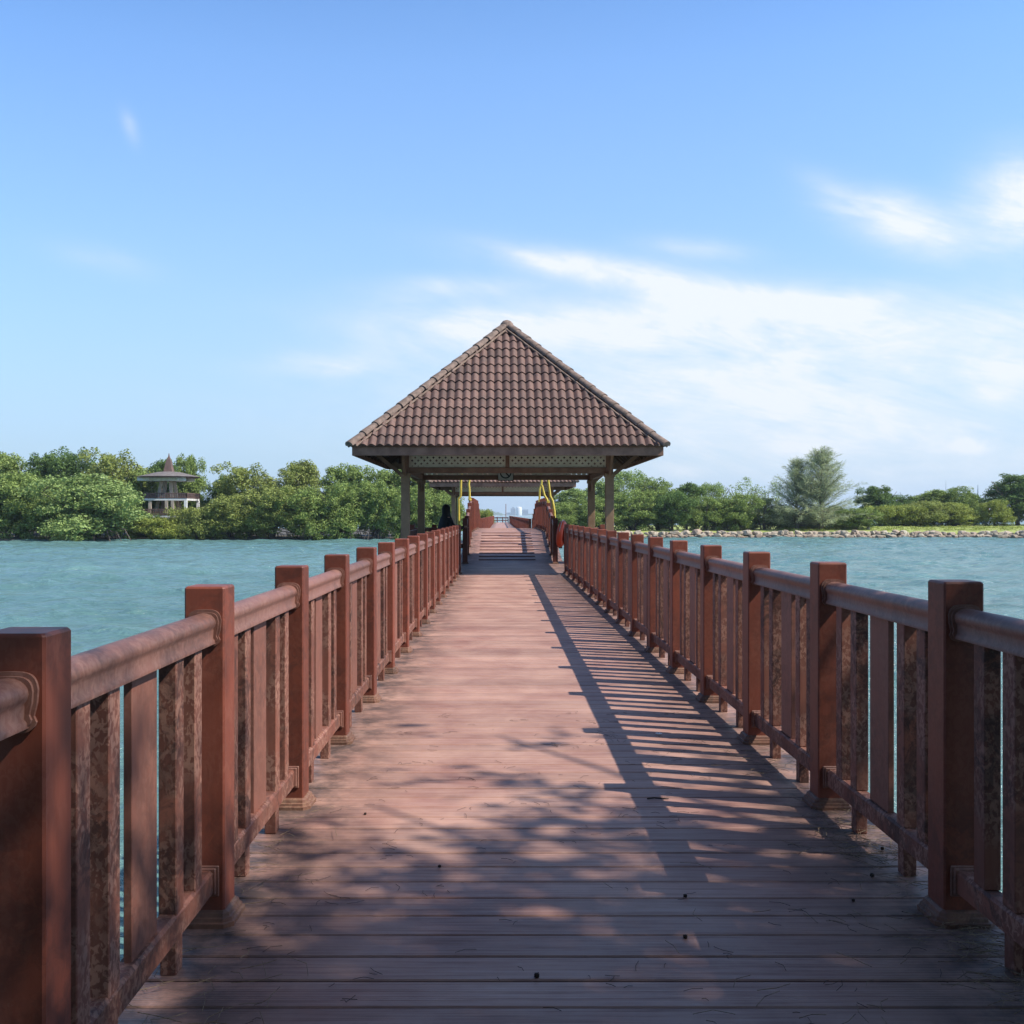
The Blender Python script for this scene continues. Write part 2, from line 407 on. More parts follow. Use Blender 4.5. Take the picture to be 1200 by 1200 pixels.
# ---------------------------------------------------------------- deck
def planks(y0, y1, xr, parent=None, pitch=.172, gap=.010, bevel=.003, name='boardwalk_deck', bev=True):
    mb = MB(); y = y0; k = 0
    while y < y1 - .01:
        a, b = xr(y + pitch/2)
        z0, z1 = hgt(y), hgt(y + pitch - gap)
        dz = random.uniform(-.0012, .0012)
        jx = random.uniform(-.006, .006)
        ys = [y, y+.004, y+pitch-gap-.004, y+pitch-gap]
        zs = [z0-.004, z0, z1, z1-.004]
        vs = []
        for yy_, zz in zip(ys, zs): vs += [(a+jx, yy_, zz+dz), (b+jx, yy_, zz+dz)]
        vs += [(a+jx, ys[0], z0-.03), (b+jx, ys[0], z0-.03), (a+jx, ys[3], z1-.03), (b+jx, ys[3], z1-.03)]
        fs = [(0, 1, 3, 2), (2, 3, 5, 4), (4, 5, 7, 6), (1, 0, 8, 9), (6, 7, 11, 10), (0, 2, 4, 6, 10, 8), (1, 9, 11, 7, 5, 3), (8, 10, 11, 9)]
        mb.add(vs, fs); y += pitch; k += 1
    return mb
PAV1, PAV2 = 24.55, 51.3
def xr(y):
    if PAV1 < y < PAV1+6.1 or PAV2 < y < PAV2+6.1: return (-2.75, 3.15)
    return (-1.22, 1.86)
deck = planks(-3.0, 62.0, xr).build('boardwalk_deck', M['deck'])
tag(deck, kind='structure')
far = MB()
far.box(-1.5, 1.95, 62.0, 188, -.10, 0.0)
fd = far.build('far_boardwalk_deck', M['deck']); tag(fd, kind='structure')
sb = MB()
for y0 in np.arange(-3, 62, .5):
    y1 = y0 + .5; a, b = xr(y0+.25); a += .04; b -= .04
    for xx0, xx1 in ((a, b),):
        z0, z1 = hgt(y0)-.034, hgt(y1)-.034
        sb.add([(xx0, y0, z0), (xx1, y0, z0), (xx1, y1, z1), (xx0, y1, z1), (xx0, y0, z0-.22), (xx1, y0, z0-.22), (xx1, y1, z1-.22), (xx0, y1, z1-.22)],
               [(0, 1, 2, 3), (4, 7, 6, 5), (0, 3, 7, 4), (1, 5, 6, 2), (0, 4, 5, 1), (3, 2, 6, 7)])
so_ = sb.build('joist', M['sub'], deck)
pl = MB()
for y in np.arange(2, 62, 6.0):
    for x in (-1.0, 1.6): pl.lathe([(.17, -5), (.17, hgt(y)-.25)], 14, (x, y, 0))
    pl.box(-1.35, 2.0, y-.2, y+.2, hgt(y)-.62, hgt(y)-.255, .01)
pl.build('pile', M['concrete'], deck)
pl = MB()
for y in np.arange(66, 188, 8.0):
    for x in (-1.2, 1.7): pl.lathe([(.2, -5), (.2, -.1)], 10, (x, y, 0))
pl.build('pile', M['concrete'], fd)
# anti-slip battens across the ramp
bt = MB(); y = 30.9
while y < 36.0:
    s = (hgt(y+.05)-hgt(y-.05))/.1
    Mx = Matrix.Translation((0, y, hgt(y)+.001)) @ Matrix.Rotation(math.atan(s), 4, 'X')
    bt.box(-.66, 1.06, -.028, .028, -.003, .020, .004, Mx); y += .54
tag(bt.build('ramp_battens', M['batten']), kind='structure')
bt = bpy.data.objects['ramp_battens']; bt.parent = deck; bt.name = 'batten'
del bt['kind']

# ---------------------------------------------------------------- railings
def chamf_post(w, h):
    mb = MB(); r = w/2; c = .006; t = .006
    rings = [(r, 0), (r, h-.008), (r-.002, h-.004), (r-t, h)]
    prof = []
    vs = []
    for rr, z in rings:
        cc = c if rr > r-.01 else .003
        for sx, sy, o in ((1, -1, 0), (1, 1, 1), (-1, 1, 0), (-1, -1, 1)):
            if o == 0: p = [(sx*(rr-cc), sy*rr), (sx*rr, sy*(rr-cc))] if (sx, sy) in ((1, -1), (-1, 1)) else None
            else: p = [(sx*rr, sy*(rr-cc)), (sx*(rr-cc), sy*rr)]
            vs += [(a, b, z) for a, b in p]
    n = 8; fs = []
    for i in range(len(rings)-1):
        for k in range(n): fs.append((i*n+k, i*n+(k+1) % n, (i+1)*n+(k+1) % n, (i+1)*n+k))
    fs.append(tuple(range((len(rings)-1)*n, len(rings)*n)))
    mb.add(vs, fs); return mb
def trim_mb(w):
    mb = MB(); r = w/2
    def ring(o, z): 
        R = r+o; c = min(.03, o*.8+.004)
        return [(R-c, -R), (R, -R+c), (R, R-c), (R-c, R), (-R+c, R), (-R, R-c), (-R, -R+c), (-R+c, -R)], z
    rs = [ring(.036, 0), ring(.036, .016), ring(.028, .019), ring(.026, .030), ring(.018, .033), ring(.015, .045), ring(.005, .052), ring(-.002, .053)]
    vs = []; fs = []
    for p, z in rs: vs += [(a, b, z) for a, b in p]
    for i in range(len(rs)-1):
        for k in range(8): fs.append((i*8+k, i*8+(k+1) % 8, (i+1)*8+(k+1) % 8, (i+1)*8+k))
    mb.add(vs, fs); return mb
def rail_prof():
    P = []
    for k in range(15):
        a = math.radians(-38 + k*(256/14)); P.append((.044*math.cos(a), 1.084+.034*math.sin(a)))
    P += [(-.035, 1.058), (-.034, 1.030), (-.040, 1.022), (-.040, 1.010), (.040, 1.010), (.040, 1.022), (.034, 1.030), (.035, 1.058)]
    return P
BAYL = 1.29
def centred(mb, zc):
    mb.v = [(x, y, z-zc) for x, y, z in mb.v]; return mb
me_rail = (lambda m: (m.prism(rail_prof(), -BAYL/2, BAYL/2, True), centred(m, 1.05), m.mesh('handrail'))[-1])(MB())
me_rail.materials.append(M['rail'])
try: me_rail.set_sharp_from_angle(angle=math.radians(40))
except Exception: pass
def bracket_mesh():
    mb = MB()
    for (w, h, d) in ((.060, .066, .009), (.052, .057, .017)):
        P = []; n = 6
        for k in range(28):
            a = 2*PI*k/28; ca, sa = math.cos(a), math.sin(a); e = .55
            pinch = 1 - .16*math.exp(-((sa+.18)/.16)**2)
            P.append((w*pinch*math.copysign(abs(ca)**e, ca), h*math.copysign(abs(sa)**e, sa)))
        mb.prism(P, 0, d)
    return mb.mesh('bracket')
me_brk = bracket_mesh(); me_brk.materials.append(M['rail'])
def lowbracket_mesh():
    mb = MB(); mb.box(-.052, .052, 0, .008, -.055, .055, .004); mb.box(-.042, .042, 0, .015, -.047, .047, .004); return mb.mesh('bracket')
me_lbrk = lowbracket_mesh(); me_lbrk.materials.append(M['rail'])
mb = MB(); mb.prism([(.032, -.04), (.032, .03), (.022, .04), (-.022, .04), (-.032, .03), (-.032, -.04)], -BAYL/2, BAYL/2); me_bot = mb.mesh('bottom_rail'); me_bot.materials.append(M['bal'])
mb = MB(); mb.box(-.028, .028, -.040, .040, .196, 1.02, .003); me_bal = mb.mesh('baluster'); me_bal.materials.append(M['bal'])
mb = MB(); mb.box(-.012, .012, -.108, .108, .196, 1.02, .002); me_slat = mb.mesh('slat'); me_slat.materials.append(M['slat'])
mb = MB(); mb.box(-.026, .026, -.032, .032, 0, .117, .003); me_foot = mb.mesh('foot'); me_foot.materials.append(M['bal'])
me_trim = trim_mb(.142).mesh('base_trim'); me_trim.materials.append(M['trim'])
me_posts = {}
def post_mesh(h, mat='post'):
    k = (round(h, 3), mat)
    if k not in me_posts:
        me = chamf_post(.142, h).mesh('post'); me.materials.append(M[mat]); me_posts[k] = me
    return me_posts[k]
BOFF = (.24, .44, .715, .99, 1.19)
def railing(name, label, x, ys, H, group=None, detail=True, along='y', firstdark=False, brk=True):
    """posts at ys; rails, balusters, slats between them. H is the post height."""
    root = empty(name, (x, ys[0], 0)); tag(root, label, 'railing', group)
    y00 = ys[0]
    dzr = H - 1.21
    for i, y in enumerate(ys):
        hh = H + (.14 if (firstdark and i == 0) else 0)
        p = link('post', post_mesh(hh, 'dark_post' if (firstdark and i == 0) else 'post'), None, root, (random.uniform(-.003, .003), y-y00, hgt(y)), (0, 0, random.uniform(-.01, .01)))
        if detail: link('base_trim', me_trim, None, p)
    for y0, y1 in zip(ys[:-1], ys[1:]):
        L = y1-y0-.14; h0, h1 = hgt(y0), hgt(y1); s = (h1-h0)/(y1-y0); ym = (y0+y1)/2; hm = (h0+h1)/2
        ang = math.atan(s); sc_ = L/BAYL*math.sqrt(1+s*s)
        hr = link('handrail', me_rail, None, root, (0, ym-y00, hm+1.05+dzr), (ang, 0, 0), (1, sc_, 1))
        br = link('bottom_rail', me_bot, None, root, (0, ym-y00, hm+.156), (ang, 0, 0), (1, sc_, 1))
        if brk:
            for sgn in (-1, 1):
                for par, me, zz in ((hr, me_brk, .014), (br, me_lbrk, 0)):
                    b = link('bracket', me, None, par, (0, sgn*BAYL/2, zz), (0, 0, 0 if sgn < 0 else PI))
        k = (y1-y0)/1.43
        for j, o in enumerate(BOFF):
            yy = y0 + o*k; hz = h0 + s*(yy-y0)
            if j == 2: link('slat', me_slat, None, root, (0, yy-y00, hz+dzr*.5), (0, 0, random.uniform(-.02, .02)))
            else: link('baluster', me_bal, None, root, (0, yy-y00, hz+dzr*.5), (0, 0, random.uniform(-.015, .015)))
            if j in (1, 3): link('foot', me_foot, None, root, (0, yy-y00, hz), (0, 0, 0))
    return root
XL, XR = -1.045, 1.64
ysn = [3.69+1.43*k for k in range(-2, 16)]
railing('bridge_railing', 'long red-brown railing along left side of the near boardwalk, up to the first pavilion', XL, ysn, 1.195)
railing('bridge_railing', 'long red-brown railing on right side of near boardwalk casting striped shadows on the planks', XR, ysn, 1.212)
ysh = [30.25+1.47*k for k in range(0, 15)]
railing('ramp_railing', 'humped red railing with dark first post, on left of the ramp beyond the near pavilion', XL, ysh, 1.21, firstdark=True, brk=False)
railing('ramp_railing', 'humped red railing with dark first post, on right of the ramp beside the orange lifebuoy', XR-.02, ysh, 1.21, firstdark=True, brk=False)
# short railings closing the rear edge of each pavilion platform
def cross_railing(label, x0, x1, y, name='platform_railing'):
    root = empty(name, (x0, y, 0)); tag(root, label, 'railing')
    n = max(1, round((x1-x0)/.8)); st = (x1-x0)/n
    for i in range(n+1):
        link('post', post_mesh(1.15), None, root, (i*st, 0, 0))
        if i < n:
            L = st-.14
            link('handrail', me_rail, None, root, ((i+.5)*st, 0, 1.0), (0, 0, PI/2), (1, L/BAYL, 1))
            link('bottom_rail', me_bot, None, root, ((i+.5)*st, 0, .156), (0, 0, PI/2), (1, L/BAYL, 1))
            for j in range(4):
                link('baluster', me_bal, None, root, (i*st+.07+L*(j+.5)/4, 0, 0), (0, 0, PI/2), (1, 1, .94))
cross_railing('short railing behind the black-clad person at rear left of near pavilion', -2.62, -1.3, 30.35)
cross_railing('short railing at rear right of near pavilion, half hidden behind the long right railing', 1.95, 3.02, 30.35)
# far railings beyond the second pavilion
def far_railing(label, x):
    root = empty('far_railing', (x, 57.6, 0)); tag(root, label, 'railing')
    ys = [57.6+1.46*k for k in range(0, 89)]
    for y in ys: link('post', post_mesh(1.21), None, root, (0, y-57.6, 0))
    a = MB(); a.prism([(-.045, 1.0), (.045, 1.0), (.047, 1.08), (.03, 1.11), (-.03, 1.11), (-.047, 1.08)], 0, ys[-1]-57.6); a.build('handrail', M['post'], root)
    a = MB(); a.box(-.032, .032, 0, ys[-1]-57.6, .12, .20); a.build('bottom_rail', M['post'], root)
    a = MB()
    for y in ys[:-1]:
        for j, o in enumerate(BOFF):
            w = .085 if j == 2 else .034; t_ = .011 if j == 2 else .026
            a.box(-t_, t_, y-57.6+o-w, y-57.6+o+w, .2, 1.0)
    b = a.build('baluster', M['post'], root); b['kind'] = 'stuff'
far_railing('distant red railing on left of the far boardwalk beyond the second pavilion', -1.2)
far_railing('distant red railing on right of the far boardwalk below the white storage tank', 1.66)
er = empty('end_barrier', (0, 188.2, 0)); tag(er, 'low dark barrier closing the far end of the boardwalk', 'barrier')
for x in (-1.6, -.6, .4, 1.4): 
    a = MB(); a.box(x-.09, x+.09, -.09, .09, 0, 1.0, .01); a.build('post', M['dark_post'], er)
a = MB(); a.box(-1.6, 1.4, -.04, .04, .75, .95, .01); a.build('rail', M['dark_post'], er)
a = MB(); a.box(-1.6, 1.4, -.03, .03, .3, .45, .01); a.build('rail', M['dark_post'], er)
a = MB(); a.lathe([(.13, 0), (.11, .3), (.07, .32), (.06, 3.5), (.04, 3.52)], 12)
tag(a.build('pole', M['dark_post'], None, (1.0, 189.5, -.1)), 'thin dark vertical pole at the far end of the boardwalk against the sky', 'pole')

# ---------------------------------------------------------------- pavilion
PCX = .17; PW = 4.98; OV = 1.17; HALF = PW/2+OV
EAVE, APEX = 3.06, 6.50
def roof_face(mb, tints):
    """one triangular slope of wavy tiles facing -y, built about the centre axis"""
    rows = 14; tw = .196; sub = 6
    ncol = int(HALF*2/tw)+2
    for j in range(rows):
        s0, s1 = j/rows, (j+1)/rows      # 0 eave, 1 apex
        prev = None
        us = [(-ncol/2 + i/sub)*tw for i in range(ncol*sub+1)]
        low = []; high = []; lip = []
        h0 = HALF*(1-s0)+.0; h1 = HALF*(1-s1)
        jit = random.uniform(-.01, .01)
        for i, u in enumerate(us):
            ph = (i % sub)/sub
            w = .042*math.sin(PI*min(1, ph*1.45)) if ph*1.45 < 1 else -.020*math.sin(PI*(ph*1.45-1)/.45)
            def P(s, hh, off):
                uu = max(-hh, min(hh, u)); 
                y = -HALF*(1-s); z = EAVE + (APEX-EAVE)*s
                n = Vector((0, -(APEX-EAVE), HALF)).normalized()
                return Vector((uu, y, z)) + n*off
            ext = .03/5.0
            low.append(P(s0-ext, h0, w+.036)); lip.append(P(s0-ext, h0, w*.4-.004)); high.append(P(s1, h1, w))
        n = len(us)
        vs = low+high+lip; fs = []
        for i in range(n-1):
            if (low[i]-low[i+1]).length < 1e-5: continue
            fs.append((i, i+1, n+i+1, n+i)); fs.append((2*n+i, 2*n+i+1, i+1, i))
        b = len(mb.v); mb.add(vs, fs, True)
        ctint = [random.choice((.68, .8, .88, .95, 1.0, 1.05, 1.15)) for _ in range(ncol+1)]
        for i in range(n): pass
        tints += [ctint[i//sub % len(ctint)] for i in range(n)]*3
def hip_caps(mb, mortar, a, b):
    a = Vector(a); b = Vector(b); d = (b-a); L = d.length; d.normalize()
    side = d.cross(Vector((0, 0, 1))).normalized(); up = side.cross(d)
    n = 14; st = L/n
    for k in range(n):
        p0 = a + d*(k*st - (.02 if k else .06)); p1 = a + d*((k+1)*st+.05)
        vs = []
        _j = random.uniform(-.012, .012)
        for p, r in ((p0+side*_j, .138), (p1-side*_j, .104)):
            for q in range(9):
                t = math.radians(-8 + q*(196/8)); vs.append(p + side*math.cos(t)*r + up*(math.sin(t)*r*.75 + .03))
        mb.add(vs, [(q, q+1, 9+q+1, 9+q) for q in range(8)], True)
        mb.add(vs[:9], [tuple(reversed(range(9)))])
    for sg in (-1, 1):
        pts = [a + d*(L*q/24) + side*sg*(.14+random.uniform(-.012, .02)) + up*(-.035) for q in range(25)]
        mortar.tube(pts, .028, 6)
def lattice(mb, x0, x1, z0, z1, y):
    """diagonal slats clipped to the rectangle, two layers"""
    p = .105; w = .062/2
    for layer, sg in ((0, 1), (1, -1)):
        yy0 = y + layer*.012; c = (x0-(z1-z0)) - p*3
        while c < x1 + (z1-z0) + p*3:
            # strip between lines x - sg*z = c .. ; clip polygon
            hw = w*math.sqrt(2)
            poly = []
            def xat(z, o): return c + o + (z-z0 if sg > 0 else (z1-z))
            q = [(xat(z0, -hw), z0), (xat(z0, hw), z0), (xat(z1, hw), z1), (xat(z1, -hw), z1)]
            def clip(P, xl, keep_gt):
                R = []
                for i in range(len(P)):
                    A, B = P[i], P[(i+1) % len(P)]
                    ia = (A[0] >= xl) if keep_gt else (A[0] <= xl); ib = (B[0] >= xl) if keep_gt else (B[0] <= xl)
                    if ia: R.append(A)
                    if ia != ib:
                        t = (xl-A[0])/(B[0]-A[0]); R.append((xl, A[1]+t*(B[1]-A[1])))
                return R
            q = clip(clip(q, x0, True), x1, False) if q else q
            if len(q) >= 3: mb.prism(q, yy0, yy0+.010)
            c += p*math.sqrt(2)
def make_pavilion():
    root = empty('pavilion', (PCX, 25+PW/2, 0))
    tag(root, 'near open-sided pavilion with brown tiled pyramid roof over the boardwalk', 'pavilion')
    mb = MB(); tints = []
    base_v = None
    one = MB(); t1 = []; roof_face(one, t1)
    for q in range(4):
        R = Matrix.Rotation(q*PI/2, 3, 'Z')
        mb.add([R @ Vector(p) for p in one.v], one.f, True); tints += t1
    me = mb.mesh('roof'); at_ = me.attributes.new('tint', 'FLOAT', 'POINT'); at_.data.foreach_set('value', tints)
    me.materials.append(M['tile']); roof = link('roof', me, None, root)
    try: me.set_sharp_from_angle(angle=math.radians(50))
    except Exception: pass
    caps = MB(); mo = MB()
    for sx in (-1, 1):
        for sy in (-1, 1): hip_caps(caps, mo, (sx*(HALF-.02), sy*(HALF-.02), EAVE+.01), (0, 0, APEX+.02))
    caps.lathe([(.19, -.05), (.17, .05), (.11, .12), (.03, .15)], 12, (0, 0, APEX+.02))
    link('ridge_cap', caps.mesh('ridge_cap'), M['ridge'], roof); link('mortar', mo.mesh('mortar'), M['mortar'], roof)
    # boarding under the tiles
    ub = MB(); o = -.06; e = HALF-.06
    ub.add([(-e, -e, EAVE+o), (e, -e, EAVE+o), (e, e, EAVE+o), (-e, e, EAVE+o), (0, 0, APEX-.12)], [(0, 4, 1), (1, 4, 2), (2, 4, 3), (3, 4, 0)])
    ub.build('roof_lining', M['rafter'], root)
    pt = 2*e/11
    for q in range(4):
        R = Matrix.Rotation(q*PI/2, 4, 'Z')
        for i in range(-5, 6):
            u = i*pt; top = 1-abs(u)/e
            a = Vector((u, -e+.03, EAVE-.13)); b = Vector((u, -e+.03+(e)*max(.05, top*.93), EAVE-.13+(APEX-EAVE)*max(.05, top*.93)*.975))
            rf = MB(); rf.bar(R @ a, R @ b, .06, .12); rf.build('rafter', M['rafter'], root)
    for q in range(4):
        R = Matrix.Rotation(q*PI/2, 4, 'Z'); f = MB()
        h = HALF-.03
        f.box(-h+(.0 if q % 2 == 0 else .043), h-(.0 if q % 2 == 0 else .043), -h, -h+.04, EAVE-.235, EAVE-.005, .004, R)
        f.build('fascia', M['beam'], root)
    c = PW/2
    for sx in (-1, 1):
        for sy in (-1, 1):
            k = MB(); k.box(-.1, .1, -.1, .1, 0, 2.46, .006); k.box(-.125, .125, -.125, .125, 2.36, 2.455, .006)
            cm = k.build('column', M['column'], root, (sx*c, sy*c, 0))
            k = MB(); k.box(-.16, .16, -.16, .16, 0, .22, .015); k.build('plinth', M['concrete'], cm)
            b = MB()
            b.bar((sx*(c+.09), sy*(c+.0), 2.42), (sx*(c+.78), sy*c, 2.98), .06, .09)
            b.bar((sx*(c), sy*(c+.09), 2.42), (sx*c, sy*(c+.78), 2.98), .06, .09)
            b.bar((sx*(c), sy*(c-.09), 2.16), (sx*c, sy*(c-.5), 2.47), .06, .09)
            b.build('brace', M['beam'], root)
            b = MB(); b.box(sx*c-.085, sx*c+.085, sy*c-.085, sy*c+.085, 2.46, 3.2, .005); b.build('king_block', M['beam'], root)
    for sy in (-1, 1):
        b = MB(); b.box(-c-.02, c+.02, sy*c-.06, sy*c+.06, 2.462, 2.60, .005); b.build('beam', M['beam'], root)
        b = MB(); b.box(-c+.09, c-.09, sy*c-.055, sy*c+.055, 2.93, 3.08, .005); b.build('beam', M['beam'], root)
        b = MB(); b.box(-.045, .045, sy*c-.045, sy*c+.045, 2.603, 2.927, .003); b.build('mullion', M['beam'], root)
        for s in (-1, 1):
            x0, x1 = (-c+.087, -.047) if s < 0 else (.047, c-.087)
            l = MB(); lattice(l, x0+.02, x1-.02, 2.62, 2.915, sy*c-.011)
            lo = l.build('lattice_panel', M['lattice'], root)
            fr = MB()
            fr.box(x0, x1, sy*c-.02, sy*c+.02, 2.602, 2.624); fr.box(x0, x1, sy*c-.02, sy*c+.02, 2.908, 2.928)
            fr.box(x0, x0+.022, sy*c-.019, sy*c+.019, 2.6245, 2.9075); fr.box(x1-.022, x1, sy*c-.019, sy*c+.019, 2.6245, 2.9075)
            fr.build('frame', M['lattice'], lo)
    for sx in (-1, 1):
        b = MB(); b.box(sx*c-.055, sx*c+.055, -c+.064, c-.064, 2.465, 2.603, .005); b.build('beam', M['beam'], root)
        b = MB(); b.box(sx*c-.055, sx*c+.055, -c+.09, c-.09, 2.93, 3.08, .005); b.build('beam', M['beam'], root)
    return root
pav = make_pavilion()
km = kid_map()
pav2 = copy_tree(pav, km); pav2.location = (PCX-.06, 25+PW/2+26.8, 0)
tag(pav2, 'second pavilion farther along the boardwalk, framed beneath the near pavilion roof')

# benches along the pavilion sides
def bench(label, x, y0, y1, face):
    r = empty('bench', (x, (y0+y1)/2, 0)); tag(r, label, 'bench'); L = (y1-y0)/2
    a = MB(); [a.box(-.2+i*.1, -.115+i*.1, -L, L, .42, .455, .004) for i in range(4)]; a.build('seat', M['trim'], r)
    a = MB(); [a.box(-face*.235-.015, -face*.235+.015, -L, L, .55+i*.17, .68+i*.17, .004) for i in range(3)]; a.build('backrest', M['dark_post'], r)
    for yy in (-L+.1, 0, L-.1):
        a = MB(); a.box(-.19, .19, yy-.04, yy+.04, 0, .418, .004); a.box(-face*.272-.02, -face*.272+.02, yy-.04, yy+.04, 0, 1.08, .004); a.build('leg', M['dark_post'], r)
bench('dark bench on the left side of near pavilion, beside the black-clad person', -2.2, 25.5, 29.6, 1)
bench('dark bench on the right side of near pavilion between the two right columns', 2.55, 27.2, 29.7, -1)

# sign hanging from rear beam of the near pavilion
sg = empty('prohibition_sign', (PCX-.02, 25+PW-.10, 2.70)); tag(sg, 'small white sign with black struck-through circle on the rear beam of near pavilion', 'sign')
a = MB(); a.box(-.23, .23, -.008, .008, -.27, .2, .002); a.build('board', M['signwhite'], sg)
a = MB()
for z0, z1 in ((-.27, -.255), (.185, .2)): a.box(-.23, .23, -.013, -.0085, z0, z1)
for x0, x1 in ((-.23, -.215), (.215, .23)): a.box(x0, x1, -.013, -.0085, -.2545, .1845)
a.build('border', M['blackpaint'], sg)
a = MB()
N = 36
vs = []
for k in range(N):
    t_ = 2*PI*k/N; vs += [(.17*math.cos(t_), -.012, -.03+.17*math.sin(t_)), (.135*math.cos(t_), -.012, -.03+.135*math.sin(t_))]
a.add(vs, [(2*k, 2*((k+1) % N), 2*((k+1) % N)+1, 2*k+1) for k in range(N)])
a.bar((-.1, -.0125, .07), (.1, -.0125, -.13), .006, .035); a.build('symbol', M['blackpaint'], sg)

# yellow poles on the ramp railings
def ypole(label, pts, hoop=None):
    r = empty('yellow_pole', pts[0]); tag(r, label, 'pole', 'yellow poles on the ramp railings')
    p0 = Vector(pts[0]); q = [Vector(p)-p0 for p in pts]
    a = MB(); a.tube(q, .042, 8); a.build('tube', M['yellow'], r)
    a = MB(); a.lathe([(.06, 0), (.06, .05), (.04, .07)], 10); a.box(-.05, .05, -.05, .05, .02, .12, .008); a.build('clamp', M['yellow'], r)
    if hoop:
        h = Vector(hoop)-p0; a = MB()
        a.tube([h + Vector((.0, .26*math.cos(t_*PI/9), .26*math.sin(t_*PI/9))) for t_ in range(19)], .018, 6, False); a.build('hoop', M['yellow'], r)
ypole('tall yellow tube standing outside the left ramp railing nearest the black-clad person',
      [(-1.36, 33.4, .3), (-1.36, 33.4, 1.45), (-1.37, 33.4, 1.98), (-1.30, 33.4, 2.05), (-1.29, 33.4, 2.62), (-1.27, 33.4, 3.1)])
ypole('thin yellow tube rising from the middle of left ramp railing',
      [(-1.08, 36.05, 1.95), (-1.10, 36.05, 2.4), (-1.12, 36.05, 2.52), (-1.08, 36.05, 2.75), (-1.07, 36.05, 3.3)])
ypole('thin yellow tube rising from the crest of right ramp railing',
      [(1.60, 41.9, 1.95), (1.60, 41.9, 2.5), (1.68, 41.9, 2.72), (1.68, 41.9, 3.4)], (1.66, 41.9, 3.66))
ypole('yellow tube leaning like a cane outside the right ramp railing beside the lifebuoy',
      [(1.76, 33.4, .3), (1.76, 33.4, 1.55), (1.70, 33.4, 1.90), (1.62, 33.4, 2.05), (1.55, 33.4, 2.6), (1.53, 33.4, 3.1)])
ypole('short yellow tube hooked between the two taller tubes on the right ramp railing',
      [(1.62, 34.7, 1.80), (1.58, 34.7, 1.95), (1.48, 34.7, 2.12), (1.40, 34.7, 2.45)])

# lifebuoy
lb = empty('lifebuoy', (1.80, 30.2, .88)); tag(lb, 'orange lifebuoy hanging beside the dark first post of the right ramp railing', 'lifebuoy')
lb.rotation_euler = (0, math.radians(8), math.radians(-14))
a = MB(); n1, n2 = 36, 12; vs = []
for i in range(n1):
    t_ = 2*PI*i/n1
    for j in range(n2):
        p_ = 2*PI*j/n2; r_ = .31+.09*math.cos(p_); vs.append((.09*math.sin(p_), r_*math.cos(t_), r_*math.sin(t_)))
a.add(vs, [(i*n2+j, ((i+1) % n1)*n2+j, ((i+1) % n1)*n2+(j+1) % n2, i*n2+(j+1) % n2) for i in range(n1) for j in range(n2)], True)
a.build('ring', M['orange'], lb)
for q in range(0):
    t0 = q*PI/2+PI/4; vs = []
    for i in range(5):
        t_ = t0-.13+.26*i/4
        for j in range(n2):
            p_ = 2*PI*j/n2; r_ = .30+.078*math.cos(p_); vs.append((.078*math.sin(p_), r_*math.cos(t_), r_*math.sin(t_)))
    a = MB(); a.add(vs, [(i*n2+j, (i+1)*n2+j, (i+1)*n2+(j+1) % n2, i*n2+(j+1) % n2) for i in range(4) for j in range(n2)], True); a.build('band', M['white'], lb)
a = MB(); a.tube([(0, .39*math.cos(k*PI/18), .39*math.sin(k*PI/18)+(.03 if k % 9 else 0)) for k in range(37)], .008, 5, False); a.build('rope', M['white'], lb)

# ---------------------------------------------------------------- person in black
def loft(mb, rings, n=20):
    vs = []
    for (cx, cy, z, rx, ry) in rings:
        for k in range(n):
            t_ = 2*PI*k/n; vs.append((cx+rx*math.cos(t_), cy+ry*math.sin(t_), z))
    fs = [(i*n+k, i*n+(k+1) % n, (i+1)*n+(k+1) % n, (i+1)*n+k) for i in range(len(rings)-1) for k in range(n)]
    mb.add(vs, fs, True); mb.add(vs[:n], [tuple(reversed(range(n)))]); mb.add(vs[-n:], [tuple(range(n))])
person = MB()
loft(person, [(0, 0, .02, .10, .12), (0, 0, .5, .12, .11), (0, 0, .95, .16, .12), (0, 0, 1.25, .19, .12), (0, 0, 1.38, .17, .10), (0.01, 0, 1.42, .06, .06),
              (.015, .01, 1.50, .055, .06), (.02, .02, 1.54, .07, .085), (.02, .02, 1.62, .078, .10), (.02, .01, 1.68, .07, .09), (.02, 0, 1.72, .03, .04)])
po = person.build('person', M['skin'], None, (-1.55, 29.2, 0), (0, 0, math.radians(-60)))
tag(po, 'person in black robe and long black headscarf standing at the left side of near pavilion', 'person')
a = MB()
loft(a, [(0, 0, .03, .27, .25), (0, 0, .3, .25, .23), (0, 0, .8, .24, .20), (-.02, 0, 1.05, .25, .19), (-.01, 0, 1.25, .225, .165), (0, 0, 1.38, .15, .12)])
a.tube([(.17, .02, 1.33), (.27, .06, 1.15), (.33, .2, 1.03), (.35, .38, 1.10)], [.075, .068, .055, .045], 10)
a.tube([(-.17, .02, 1.33), (-.27, .05, 1.12), (-.27, .16, .92), (-.22, .26, .88)], [.075, .068, .055, .045], 10)
a.build('robe', M['black'], po)
a = MB()
loft(a, [(0, -.02, .98, .275, .225), (0, -.02, 1.12, .26, .21), (0, -.01, 1.28, .215, .175), (.0, 0, 1.40, .15, .14), (.01, -.005, 1.47, .105, .115), (.02, -.005, 1.55, .11, .125),
         (.02, -.01, 1.64, .108, .125), (.02, -.01, 1.70, .085, .10), (.02, -.01, 1.745, .03, .04)])
a.build('headscarf', M['black'], po)
